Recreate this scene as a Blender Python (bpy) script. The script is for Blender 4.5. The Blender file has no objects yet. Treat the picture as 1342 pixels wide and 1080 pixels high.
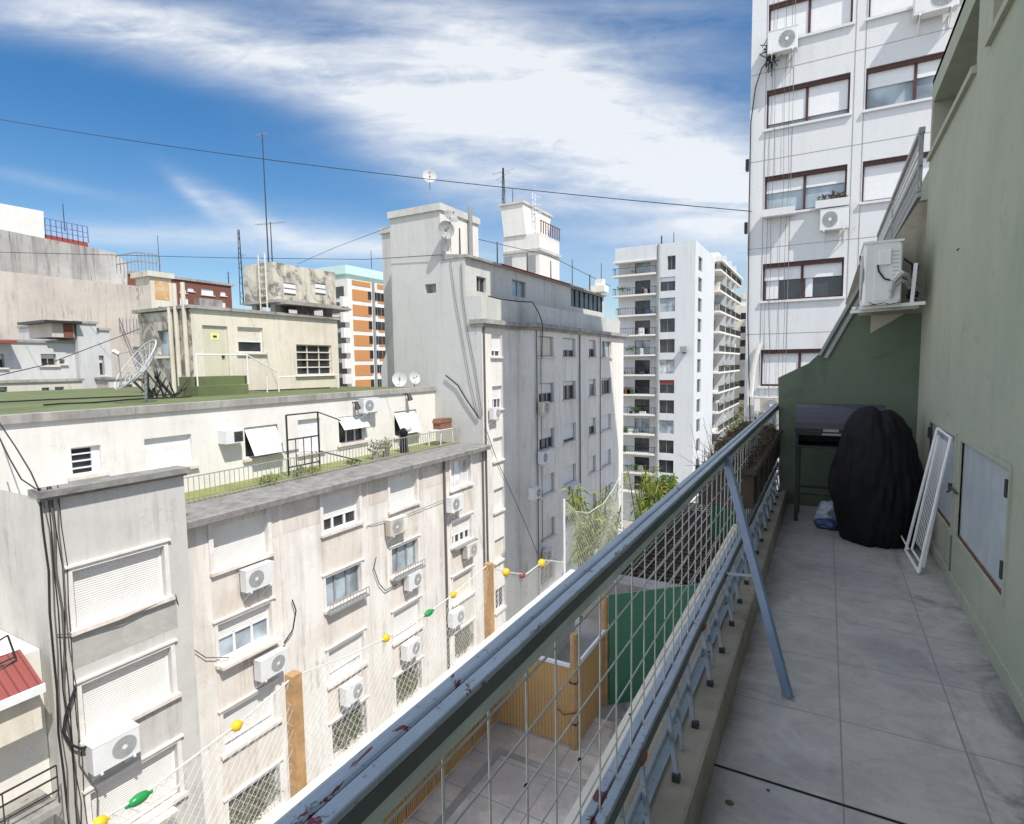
import bpy, bmesh, math, random
from mathutils import Vector, Matrix
random.seed(7)
C = bpy.context.scene.collection
SC = bpy.context.scene

# ------------------------------------------------------------------ camera
FL, YAW, PIT, ROL, EYE = 741.956, 0.506724, 0.0843524, -0.0137488, 1.6
_f = Vector((-math.sin(YAW)*math.cos(PIT), math.cos(YAW)*math.cos(PIT), -math.sin(PIT)))
_r0 = Vector((math.cos(YAW), math.sin(YAW), 0)); _u0 = _r0.cross(_f)
_r = math.cos(ROL)*_r0 + math.sin(ROL)*_u0; _u = _r.cross(_f)
cam = bpy.data.cameras.new('camera'); camo = bpy.data.objects.new('camera', cam); C.objects.link(camo)
cam.sensor_width = 36; cam.lens = FL/1342*36; cam.clip_start = 0.05; cam.clip_end = 6000
camo.matrix_world = Matrix.Translation((0, 0, EYE)) @ Matrix((_r, _u, -_f)).transposed().to_4x4()
SC.camera = camo

def P(x, y, X=None, Y=None, Z=None):
    """where the sight line through photo point (x, y) meets a plane of the place"""
    d = (x-671)/FL*_r - (y-540)/FL*_u + _f
    if X is not None: t = X/d.x
    elif Y is not None: t = Y/d.y
    else: t = (Z-EYE)/d.z
    return Vector((0, 0, EYE)) + t*d

# ------------------------------------------------------------------ sun, sky
SUN = Vector((1, -.47, 1.52)).normalized()
sl = bpy.data.lights.new('sun', 'SUN'); so = bpy.data.objects.new('sun', sl); C.objects.link(so)
sl.energy = 2.85; sl.angle = math.radians(.5); sl.color = (1, .95, .87)
so.rotation_euler = SUN.to_track_quat('Z', 'Y').to_euler()
SC.view_settings.view_transform = 'Standard'; SC.view_settings.look = 'None'
SC.view_settings.exposure = .85; SC.view_settings.gamma = 1

def world():
    w = bpy.data.worlds.new('World'); SC.world = w; w.use_nodes = True
    nt = w.node_tree; N = nt.nodes; L = nt.links; N.clear()
    out = N.new('ShaderNodeOutputWorld'); bg = N.new('ShaderNodeBackground'); bg.inputs[1].default_value = .12
    sky = N.new('ShaderNodeTexSky'); sky.sky_type = 'NISHITA'; sky.sun_disc = False
    sky.sun_elevation = math.asin(SUN.z); sky.sun_rotation = math.atan2(SUN.x, SUN.y)
    sky.altitude = 50; sky.air_density = 1.0; sky.dust_density = .6; sky.ozone_density = 2.0
    tc = N.new('ShaderNodeTexCoord')
    def mth(op, a, b=None, c=None, cl=False):
        n = N.new('ShaderNodeMath'); n.operation = op; n.use_clamp = cl
        for i, v in enumerate((a, b, c)):
            if v is None: continue
            if isinstance(v, (int, float)): n.inputs[i].default_value = v
            else: L.new(v, n.inputs[i])
        return n.outputs[0]
    def dot(v):
        n = N.new('ShaderNodeVectorMath'); n.operation = 'DOT_PRODUCT'; L.new(tc.outputs['Generated'], n.inputs[0]); n.inputs[1].default_value = v
        return n.outputs['Value']
    # directions measured about a fixed compass bearing
    fz = mth('MAXIMUM', dot(_f), .05)
    u = mth('DIVIDE', dot(_r), fz); v = mth('DIVIDE', dot(_u), fz)
    cv = N.new('ShaderNodeCombineXYZ'); L.new(u, cv.inputs[0]); L.new(v, cv.inputs[1])
    def noise(scale, detail, rough, sx, sy, rot, dist=.4, off=0):
        m = N.new('ShaderNodeMapping'); m.inputs['Rotation'].default_value = (0, 0, rot); m.inputs['Scale'].default_value = (sx, sy, 1); m.inputs['Location'].default_value = (off, off*.7, off)
        L.new(cv.outputs[0], m.inputs[0])
        n = N.new('ShaderNodeTexNoise'); n.inputs['Scale'].default_value = scale; n.inputs['Detail'].default_value = detail
        n.inputs['Roughness'].default_value = rough; n.inputs['Distortion'].default_value = dist
        L.new(m.outputs[0], n.inputs['Vector']); return n.outputs[0]
    n1 = noise(3.0, 9, .58, .8, 4.2, .36, .30); n2 = noise(2.2, 4, .5, 1, 1.6, .3, .5, 3); n3 = noise(9, 8, .65, 1, 2.4, -.12, 1.2, 5)
    tot = None
    wob = mth('MULTIPLY', mth('SUBTRACT', n2, .5), 1.1)
    for px, py, ax, ay, deg, st in ((780, 180, 290, 105, 20, 1.15), (930, 250, 190, 70, 10, .7), (640, 75, 230, 75, 24, .85),
                                    (330, 75, 420, 38, 15, .95), (110, 25, 240, 30, 6, .85), (240, 312, 330, 17, 3, .6),
                                    (330, 285, 80, 14, 30, .55), (590, 215, 130, 40, 25, .7), (480, 320, 260, 30, 8, .35), (860, 30, 170, 60, 5, .35), (262, 262, 45, 10, 40, .5), (50, 236, 80, 9, 12, .3)):
        cx, cy = (px-671)/FL, (540-py)/FL; a = -math.radians(deg)
        du = mth('SUBTRACT', u, cx); dv = mth('SUBTRACT', v, cy)
        p = mth('ADD', mth('MULTIPLY', du, math.cos(a)), mth('MULTIPLY', dv, math.sin(a)))
        q = mth('ADD', mth('MULTIPLY', du, -math.sin(a)), mth('MULTIPLY', dv, math.cos(a)))
        p = mth('DIVIDE', p, ax/FL); q = mth('DIVIDE', q, ay/FL)
        d2 = mth('ADD', mth('MULTIPLY', p, p), mth('MULTIPLY', q, q))
        e = mth('MULTIPLY', mth('EXPONENT', mth('MULTIPLY', mth('ADD', d2, wob), -1)), st)
        tot = e if tot is None else mth('ADD', tot, e)
    str1 = mth('MULTIPLY_ADD', n1, 2.5, -.74, True)
    str3 = mth('MULTIPLY_ADD', n3, 1.2, -.15, True)
    d = mth('MULTIPLY', tot, mth('ADD', mth('MULTIPLY', str1, .75), mth('MULTIPLY', str3, .45)))
    # general cover for the rest of the sky and a pale band low down
    sep = N.new('ShaderNodeSeparateXYZ'); L.new(tc.outputs['Generated'], sep.inputs[0])
    low = mth('MULTIPLY', mth('EXPONENT', mth('MULTIPLY', mth('ABSOLUTE', sep.outputs[2]), -5.0)), .34)
    d = mth('MINIMUM', mth('ADD', d, low), .93)
    hs = N.new('ShaderNodeHueSaturation'); hs.inputs['Saturation'].default_value = 1.5; hs.inputs['Value'].default_value = .60; L.new(sky.outputs[0], hs.inputs['Color'])
    mix = N.new('ShaderNodeMix'); mix.data_type = 'RGBA'; L.new(d, mix.inputs[0]); L.new(hs.outputs[0], mix.inputs[6]); mix.inputs[7].default_value = (4.2, 4.35, 4.55, 1)
    # thick bright cloud added out of view, behind and above, to fill the shade
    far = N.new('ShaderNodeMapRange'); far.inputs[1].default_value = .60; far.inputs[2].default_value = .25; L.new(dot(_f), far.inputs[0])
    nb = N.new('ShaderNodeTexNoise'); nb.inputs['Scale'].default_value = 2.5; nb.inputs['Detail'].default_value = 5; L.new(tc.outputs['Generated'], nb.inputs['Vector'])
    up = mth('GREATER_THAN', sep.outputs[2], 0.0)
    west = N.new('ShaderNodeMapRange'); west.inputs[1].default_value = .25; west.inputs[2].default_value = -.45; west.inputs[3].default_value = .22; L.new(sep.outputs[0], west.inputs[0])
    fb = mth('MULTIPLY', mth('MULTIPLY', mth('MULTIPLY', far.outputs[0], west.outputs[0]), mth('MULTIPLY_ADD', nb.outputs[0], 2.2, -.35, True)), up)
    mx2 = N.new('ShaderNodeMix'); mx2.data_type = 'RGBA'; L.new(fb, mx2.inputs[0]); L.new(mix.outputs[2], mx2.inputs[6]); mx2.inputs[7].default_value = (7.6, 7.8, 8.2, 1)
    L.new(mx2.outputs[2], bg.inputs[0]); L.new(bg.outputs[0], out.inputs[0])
world()

# ------------------------------------------------------------------ materials
def newmat(name):
    m = bpy.data.materials.new(name); m.use_nodes = True; nt = m.node_tree
    return m, nt, nt.nodes, nt.links, nt.nodes['Principled BSDF']
def setc(sock, c): sock.default_value = (c[0], c[1], c[2], 1)
def tex_noise(N, L, vec, scale, detail=6, rough=.6, sc=(1, 1, 1), dist=0):
    mp = N.new('ShaderNodeMapping'); mp.inputs['Scale'].default_value = sc; L.new(vec, mp.inputs[0])
    n = N.new('ShaderNodeTexNoise'); n.inputs['Scale'].default_value = scale; n.inputs['Detail'].default_value = detail
    n.inputs['Roughness'].default_value = rough; n.inputs['Distortion'].default_value = dist; L.new(mp.outputs[0], n.inputs['Vector']); return n.outputs[0]
def ramp(N, L, f, a, b, va=0., vb=1.):
    r = N.new('ShaderNodeMapRange'); r.inputs[1].default_value = a; r.inputs[2].default_value = b; r.inputs[3].default_value = va; r.inputs[4].default_value = vb
    L.new(f, r.inputs[0]); return r.outputs[0]
def mixc(N, L, f, a, b, blend='MIX'):
    m = N.new('ShaderNodeMix'); m.data_type = 'RGBA'; m.blend_type = blend
    if isinstance(f, float): m.inputs[0].default_value = f
    else: L.new(f, m.inputs[0])
    for s, v in ((m.inputs[6], a), (m.inputs[7], b)):
        if isinstance(v, tuple): setc(s, v)
        else: L.new(v, s)
    return m.outputs[2]
def geo(N): return N.new('ShaderNodeNewGeometry').outputs['Position']
def bump(N, L, bs, h, strength=.3, dist=.01):
    b = N.new('ShaderNodeBump'); b.inputs['Strength'].default_value = strength; b.inputs['Distance'].default_value = dist
    L.new(h, b.inputs['Height']); L.new(b.outputs[0], bs.inputs['Normal'])
def stucco(name, col, stain=(.25, .24, .21), amt=.5, streak=.35, big=.5, rough=.9, patch=None, patchamt=.62, bs_=.35, crack=.55):
    m, nt, N, L, B = newmat(name); g = geo(N)
    n1 = tex_noise(N, L, g, big, 8, .65, dist=.6); n2 = tex_noise(N, L, g, 1.6, 5, .6, (1, 1, .1)); n3 = tex_noise(N, L, g, 14, 6, .7)
    c = mixc(N, L, ramp(N, L, n1, .42, .78, 0, amt), col, stain)
    c = mixc(N, L, ramp(N, L, n2, .5, .75, 0, streak), c, tuple(x*.75 for x in stain))
    c = mixc(N, L, ramp(N, L, n3, .3, .7, 0, .16), c, tuple(x*.6 for x in col))
    n5 = tex_noise(N, L, g, 5.5, 6, .65, (1, 1, .07)); n6 = tex_noise(N, L, g, 1.1, 4, .6); n7 = tex_noise(N, L, g, 2.6, 12, .78, (1, 1, 1), .8)
    mk = N.new('ShaderNodeMath'); mk.operation = 'MULTIPLY'; L.new(ramp(N, L, n5, .52, .68, 0, streak*1.1), mk.inputs[0]); L.new(ramp(N, L, n6, .42, .62), mk.inputs[1])
    c = mixc(N, L, mk.outputs[0], c, tuple(x*.62 for x in stain))
    c = mixc(N, L, ramp(N, L, n7, .56, .66, 0, amt*.55), c, tuple((x+y*.6)/2 for x, y in zip(stain, col)))
    if crack:
        vo = N.new('ShaderNodeTexVoronoi'); vo.feature = 'DISTANCE_TO_EDGE'; vo.inputs['Scale'].default_value = crack
        dm = N.new('ShaderNodeVectorMath'); dm.operation = 'ADD'; nn = N.new('ShaderNodeTexNoise'); nn.inputs['Scale'].default_value = 3; nn.inputs['Detail'].default_value = 6; L.new(g, nn.inputs['Vector'])
        L.new(g, dm.inputs[0]); L.new(nn.outputs['Color'], dm.inputs[1]); L.new(dm.outputs[0], vo.inputs['Vector'])
        mc = N.new('ShaderNodeMath'); mc.operation = 'MULTIPLY'; L.new(ramp(N, L, vo.outputs['Distance'], 0, .006*crack, 1, 0), mc.inputs[0]); L.new(ramp(N, L, n6, .50, .58, 0, .6), mc.inputs[1])
        c = mixc(N, L, mc.outputs[0], c, tuple(x*.4 for x in stain))
    if patch:
        n4 = tex_noise(N, L, g, .9, 10, .7, (1, 1, 1), 1.0)
        c = mixc(N, L, ramp(N, L, n4, patchamt-.02, patchamt+.01, 0, .85), c, patch)
    L.new(c, B.inputs['Base Color']); B.inputs['Roughness'].default_value = rough; B.inputs['Specular IOR Level'].default_value = .2
    bump(N, L, B, tex_noise(N, L, g, 45, 6, .7), bs_, .008)
    return m
def plain(name, col, rough=.6, metal=0., var=.15, spec=.4, scale=8., bmp=.0):
    m, nt, N, L, B = newmat(name); g = geo(N)
    n = tex_noise(N, L, g, scale, 6, .65)
    L.new(mixc(N, L, ramp(N, L, n, .3, .75, 0, 1), tuple(min(1, x*(1+var)) for x in col), tuple(x*(1-var) for x in col)), B.inputs['Base Color'])
    B.inputs['Roughness'].default_value = rough; B.inputs['Metallic'].default_value = metal; B.inputs['Specular IOR Level'].default_value = spec
    if bmp: bump(N, L, B, tex_noise(N, L, g, scale*6, 5, .7), bmp, .01)
    return m
def slats(name, col, pitch=.055, dark=.45, rough=.6, axis=2, width=.14, bmp=.6):
    m, nt, N, L, B = newmat(name); g = geo(N); s = N.new('ShaderNodeSeparateXYZ'); L.new(g, s.inputs[0])
    a = N.new('ShaderNodeMath'); a.operation = 'MULTIPLY'; L.new(s.outputs[axis], a.inputs[0]); a.inputs[1].default_value = 1/pitch
    f = N.new('ShaderNodeMath'); f.operation = 'FRACT'; L.new(a.outputs[0], f.inputs[0])
    gap = ramp(N, L, f.outputs[0], 0, width, 1, 0)
    n = tex_noise(N, L, g, 2.5, 6, .6)
    c = mixc(N, L, ramp(N, L, n, .35, .75, 0, .35), col, tuple(x*.72 for x in col))
    c = mixc(N, L, gap, c, tuple(x*dark for x in col))
    L.new(c, B.inputs['Base Color']); B.inputs['Roughness'].default_value = rough
    pp = N.new('ShaderNodeMath'); pp.operation = 'PINGPONG'; L.new(f.outputs[0], pp.inputs[0]); pp.inputs[1].default_value = .5
    bump(N, L, B, pp.outputs[0], bmp, .02)
    return m
def glass(name, col=(.03, .035, .04), rough=.06):
    m, nt, N, L, B = newmat(name); g = geo(N)
    n = tex_noise(N, L, g, .9, 3, .5)
    L.new(mixc(N, L, ramp(N, L, n, .35, .65, 0, 1), tuple(x*.6 for x in col), tuple(x*1.5 for x in col)), B.inputs['Base Color'])
    B.inputs['Roughness'].default_value = rough; B.inputs['Specular IOR Level'].default_value = .6
    bump(N, L, B, tex_noise(N, L, g, 1.5, 2, .5), .05, .02)
    return m
def leafm(name, a, b, trans=.25):
    m, nt, N, L, B = newmat(name); g = geo(N)
    n = tex_noise(N, L, g, 6, 5, .7)
    c = mixc(N, L, ramp(N, L, n, .35, .68, 0, 1), a, b)
    L.new(c, B.inputs['Base Color']); B.inputs['Roughness'].default_value = .55; B.inputs['Specular IOR Level'].default_value = .25
    t = N.new('ShaderNodeBsdfTranslucent'); L.new(c, t.inputs[0]); mx = N.new('ShaderNodeMixShader'); mx.inputs[0].default_value = trans
    L.new(B.outputs[0], mx.inputs[1]); L.new(t.outputs[0], mx.inputs[2]); L.new(mx.outputs[0], N['Material Output'].inputs[0])
    return m
def chipped(name, paint, under=(.13, .02, .025), thr=.66, scale=5.):
    """old paint with chips that show the red primer, and dark pits"""
    m, nt, N, L, B = newmat(name); g = geo(N)
    n1 = tex_noise(N, L, g, scale, 12, .62, (1.5, .8, 1), .8); n2 = tex_noise(N, L, g, 55, 6, .7); n3 = tex_noise(N, L, g, 5, 7, .7)
    c = mixc(N, L, ramp(N, L, n3, .3, .7, 0, .6), paint, tuple(x*.6 for x in paint))
    c = mixc(N, L, ramp(N, L, n2, .60, .64, 0, .75), c, (.06, .08, .11))
    sp = N.new('ShaderNodeSeparateXYZ'); L.new(g, sp.inputs[0])      # the handled near end is the most chipped
    wear = ramp(N, L, sp.outputs[1], .5, 1.8, .055, 0); ad = N.new('ShaderNodeMath'); ad.operation = 'ADD'; L.new(n1, ad.inputs[0]); L.new(wear, ad.inputs[1]); n1 = ad.outputs[0]
    c = mixc(N, L, ramp(N, L, n1, thr, thr+.008, 0, 1), c, under)
    L.new(c, B.inputs['Base Color']); B.inputs['Roughness'].default_value = .42; B.inputs['Specular IOR Level'].default_value = .5
    h = mixc(N, L, ramp(N, L, n1, thr, thr+.008, 0, 1), (1, 1, 1), (0, 0, 0))
    bump(N, L, B, h, .5, .003)
    return m
def tiles(name, w, h, ox, oy, c1, c2, grout, mortar=.004, rough=.45):
    m, nt, N, L, B = newmat(name); g = geo(N)
    mp = N.new('ShaderNodeMapping'); mp.inputs['Location'].default_value = (-ox, -oy, 0); L.new(g, mp.inputs[0])
    b = N.new('ShaderNodeTexBrick'); b.offset = 0; b.squash = 1; b.inputs['Scale'].default_value = 1; b.inputs['Mortar Size'].default_value = mortar
    b.inputs['Brick Width'].default_value = w; b.inputs['Row Height'].default_value = h; b.inputs['Mortar Smooth'].default_value = .1
    setc(b.inputs['Color1'], c1); setc(b.inputs['Color2'], c2); setc(b.inputs['Mortar'], grout); L.new(mp.outputs[0], b.inputs['Vector'])
    n1 = tex_noise(N, L, g, 5.0, 12, .75, (1, 1.3, 1), .9); n4 = tex_noise(N, L, g, .8, 5, .6); n2 = tex_noise(N, L, g, 1.1, 6, .6); n3 = tex_noise(N, L, g, 30, 5, .7)
    c = mixc(N, L, ramp(N, L, n1, .42, .66, 0, .62), b.outputs['Color'], tuple(x*.55 for x in c1))
    c = mixc(N, L, ramp(N, L, n2, .45, .7, 0, .35), c, (.27, .245, .20))
    c = mixc(N, L, ramp(N, L, n3, .55, .75, 0, .25), c, tuple(min(.7, x*1.4) for x in c1))
    c = mixc(N, L, ramp(N, L, n4, .5, .62, 0, .5), c, (.20, .195, .20))
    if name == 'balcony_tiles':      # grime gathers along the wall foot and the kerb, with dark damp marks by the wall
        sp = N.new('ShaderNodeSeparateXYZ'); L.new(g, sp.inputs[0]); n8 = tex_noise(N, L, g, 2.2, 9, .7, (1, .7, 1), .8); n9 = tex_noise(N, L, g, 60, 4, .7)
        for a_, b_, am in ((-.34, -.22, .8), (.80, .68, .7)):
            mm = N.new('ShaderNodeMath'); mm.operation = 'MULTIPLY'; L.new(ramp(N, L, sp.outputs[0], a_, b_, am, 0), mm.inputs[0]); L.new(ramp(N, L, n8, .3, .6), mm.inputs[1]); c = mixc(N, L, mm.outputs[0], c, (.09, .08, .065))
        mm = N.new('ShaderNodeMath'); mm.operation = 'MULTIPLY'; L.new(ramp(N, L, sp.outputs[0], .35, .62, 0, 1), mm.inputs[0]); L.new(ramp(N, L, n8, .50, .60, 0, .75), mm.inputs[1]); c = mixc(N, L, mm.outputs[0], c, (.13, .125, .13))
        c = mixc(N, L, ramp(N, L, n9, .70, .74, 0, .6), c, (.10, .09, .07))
    L.new(c, B.inputs['Base Color']); L.new(ramp(N, L, n1, .3, .7, rough-.1, rough+.2), B.inputs['Roughness'])
    bump(N, L, B, b.outputs['Fac'], -.4, .004)
    return m

M = {}
M['white_wall'] = stucco('white_wall', (.80, .78, .73), (.55, .52, .45), .45, .2)
M['cream_wall'] = stucco('aged_cream_facade', (.80, .775, .735), (.58, .52, .46), .75, .6, .45, patch=(.47, .43, .39), patchamt=.68)
M['grey_wall'] = stucco('light_grey_facade', (.62, .61, .57), (.36, .37, .35), .6, .45, .4, patch=(.36, .355, .32), patchamt=.66)
M['bay_wall'] = stucco('warm_grey_bay_render', (.82, .785, .725), (.52, .50, .47), .5, .5, .3, patch=(.60, .585, .56), patchamt=.7)
M['spandrel'] = stucco('beige_spandrel', (.735, .68, .62), (.52, .45, .39), .8, .5, .8, patch=(.42, .385, .34), patchamt=.66)
M['mid_wall'] = stucco('putty_grey_render', (.60, .59, .56), (.38, .37, .35), .5, .4, .3, patch=(.47, .455, .43), patchamt=.68)
M['tower_wall'] = stucco('white_tower_panel', (.69, .70, .71), (.58, .59, .60), .3, .2, .3)
M['far_wall'] = stucco('far_white_wall', (.64, .665, .68), (.56, .57, .58), .4, .3, .2)
M['yellow_wall'] = stucco('pale_yellow_render', (.74, .69, .58), (.46, .41, .33), .5, .4, .5)
M['dirty_wall'] = stucco('blackened_concrete', (.66, .62, .53), (.16, .14, .12), 1.0, .55, .9, patch=(.20, .185, .165), patchamt=.54)
M['concrete'] = stucco('weathered_concrete', (.42, .40, .37), (.17, .165, .155), .8, .7, .5)
M['concrete_warm'] = stucco('stained_concrete_wall', (.62, .56, .49), (.38, .345, .31), .7, .6, .16)
M['coping'] = stucco('grey_lichen_coping', (.30, .29, .275), (.10, .10, .10), .9, .2, 2.5, bs_=1.0)
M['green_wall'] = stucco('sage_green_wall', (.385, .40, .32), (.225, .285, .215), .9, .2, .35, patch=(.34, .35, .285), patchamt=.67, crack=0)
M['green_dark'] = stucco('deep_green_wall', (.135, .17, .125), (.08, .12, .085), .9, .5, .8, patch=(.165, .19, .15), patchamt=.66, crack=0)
M['green_roof'] = stucco('green_roof_membrane', (.15, .185, .085), (.10, .10, .06), .9, .0, .5)
M['turf'] = stucco('mossy_roof_tile', (.29, .31, .12), (.12, .16, .05), .9, .0, .6)
M['brown_brick'] = plain('brown_brick', (.19, .075, .055), .9, var=.2)
M['orange'] = stucco('orange_render', (.56, .27, .11), (.50, .19, .07), .3, .2)
M['red_tile'] = slats('red_roof_tile', (.28, .07, .06), .16, .35, .8, axis=1, width=.3)
M['red_paint'] = plain('faded_red_paint', (.30, .07, .05), .8)
M['cornice'] = M['concrete']
M['shutter'] = slats('white_roller_shutter', (.76, .755, .73), .055, .55)
M['shutter_wide'] = slats('white_wide_shutter', (.80, .80, .78), .32, .85, width=.05)
M['shutter_cream'] = slats('cream_roller_shutter', (.72, .67, .58), .06, .6)
M['blind'] = plain('white_blind', (.74, .75, .76), .7, var=.05)
M['trim'] = plain('window_trim', (.72, .69, .66), .8, var=.12, scale=3)
M['sillm'] = plain('stone_sill', (.68, .61, .56), .85, var=.2, scale=4)
M['white_metal'] = plain('white_painted_metal', (.75, .76, .77), .45, var=.08)
M['ac_white'] = plain('ac_casing_white', (.70, .71, .71), .4, var=.06, scale=3)
M['ac_old'] = stucco('yellowed_ac_casing', (.62, .58, .48), (.40, .36, .28), .6, .8, 2.0, .5)
M['ac_grille'] = plain('ac_grille_grey', (.42, .43, .43), .5, var=.1)
M['dark_metal'] = plain('dark_metal', (.035, .035, .035), .5, var=.2)
M['black'] = plain('black_cavity', (.008, .008, .009), .9)
M['brown_metal'] = plain('brown_frame', (.075, .03, .025), .5, var=.2)
M['grey_metal'] = plain('grey_metal', (.28, .29, .29), .5, var=.2)
M['galv'] = plain('galvanised_wire', (.42, .43, .42), .45, metal=.3, var=.2, scale=20)
M['glass_dark'] = glass('dark_glass'); M['glass_blue'] = glass('curtained_glass', (.30, .36, .40), .12)
M['glass_pale'] = glass('net_curtain_glass', (.50, .52, .53), .2)
M['paint_blue'] = chipped('blue_grey_chipped_paint', (.31, .38, .46), thr=.665, scale=9)
M['paint_lower'] = chipped('blue_grey_worn_paint', (.30, .36, .43), under=(.10, .03, .03), thr=.635, scale=6.5)
M['shade_dark'] = plain('rail_side_shade', (.075, .085, .085), .5, var=.3, scale=5)  # shade on the rail's side faces, put into their colour
M['paint_green'] = plain('rail_lip_green_grey', (.42, .47, .45), .5, var=.25, scale=6)
M['brace_paint'] = plain('brace_blue_paint', (.16, .22, .32), .4, var=.18, scale=7)
M['floor'] = tiles('balcony_tiles', .4445, .555, .0995, 2.237, (.43, .41, .395), (.40, .39, .385), (.20, .19, .18), .0035)
M['terrace_tiles'] = tiles('terrace_tiles', .45, .45, -2.0, .15, (.76, .67, .59), (.71, .64, .57), (.36, .33, .30), .006)
M['wood'] = slats('cane_screen', (.60, .38, .16), .035, .5, .7, axis=0, width=.25)
M['wood_y'] = slats('cane_screen_side', (.60, .38, .16), .035, .5, .7, axis=1, width=.25)
M['post_wood'] = plain('pine_post', (.44, .27, .13), .7, var=.3, scale=12)
M['bbq_blue'] = plain('enamel_blue_grey', (.045, .045, .065), .35, var=.15)
M['cloth'] = plain('black_cover_cloth', (.0065, .0065, .008), .7, var=.4, spec=.2, scale=5, bmp=.12)
M['door_paint'] = stucco('scuffed_grey_paint', (.36, .41, .44), (.52, .55, .55), .9, .9, 2.2, .5, patch=(.56, .58, .57), patchamt=.60, crack=0)
M['net'] = plain('white_net_cord', (.62, .62, .58), .8); M['net_black'] = plain('black_net_cord', (.02, .02, .02), .8)
M['cable'] = plain('black_cable', (.02, .02, .022), .6)
M['cable_grey'] = plain('grey_cable', (.12, .11, .10), .7)
M['yellow'] = plain('yellow_plastic', (.75, .48, .02), .35); M['green_pl'] = plain('green_plastic', (.02, .26, .07), .3)
M['maroon'] = plain('maroon_plastic', (.28, .06, .07), .4)
M['leaf'] = leafm('leaf_green', (.045, .10, .02), (.16, .24, .05)); M['leaf_y'] = leafm('leaf_yellow_green', (.16, .22, .03), (.36, .38, .09))
M['leaf_dry'] = leafm('leaf_dry', (.07, .05, .03), (.16, .13, .08)); M['leaf_olive'] = leafm('leaf_olive', (.11, .125, .05), (.33, .34, .19))
M['bark'] = plain('bark', (.09, .065, .045), .9, var=.3)
M['asphalt'] = plain('asphalt', (.06, .06, .06), .95, var=.25, scale=.3)
M['green_sheet'] = slats('green_corrugated_sheet', (.06, .21, .125), .30, .8, .4, axis=0, width=.04, bmp=.1)
M['courtyard'] = plain('courtyard_paving', (.34, .31, .27), .9, var=.15, scale=.2)
M['kerb'] = stucco('kerb_concrete', (.34, .31, .26), (.15, .13, .10), .9, .2, 2.0)
M['rust'] = plain('rust', (.16, .07, .035), .9, var=.4, scale=15)
M['dish'] = plain('dish_grey', (.50, .50, .50), .5, var=.08); M['bag'] = plain('plastic_bag', (.40, .44, .52), .25, var=.15, scale=14, bmp=.4)
M['bag_blue'] = plain('blue_plastic_bag', (.05, .08, .19), .25, var=.3, scale=14, bmp=.4)
M['mint'] = plain('pale_mint_paint', (.55, .74, .70), .7, var=.05); M['cyan'] = plain('pale_cyan', (.5, .66, .70), .6)
M['soil'] = plain('dry_soil', (.05, .035, .025), 1, var=.4, scale=20, bmp=.5)
M['red_brick'] = plain('brick_brown', (.20, .10, .07), .9, var=.2, scale=5)

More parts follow.
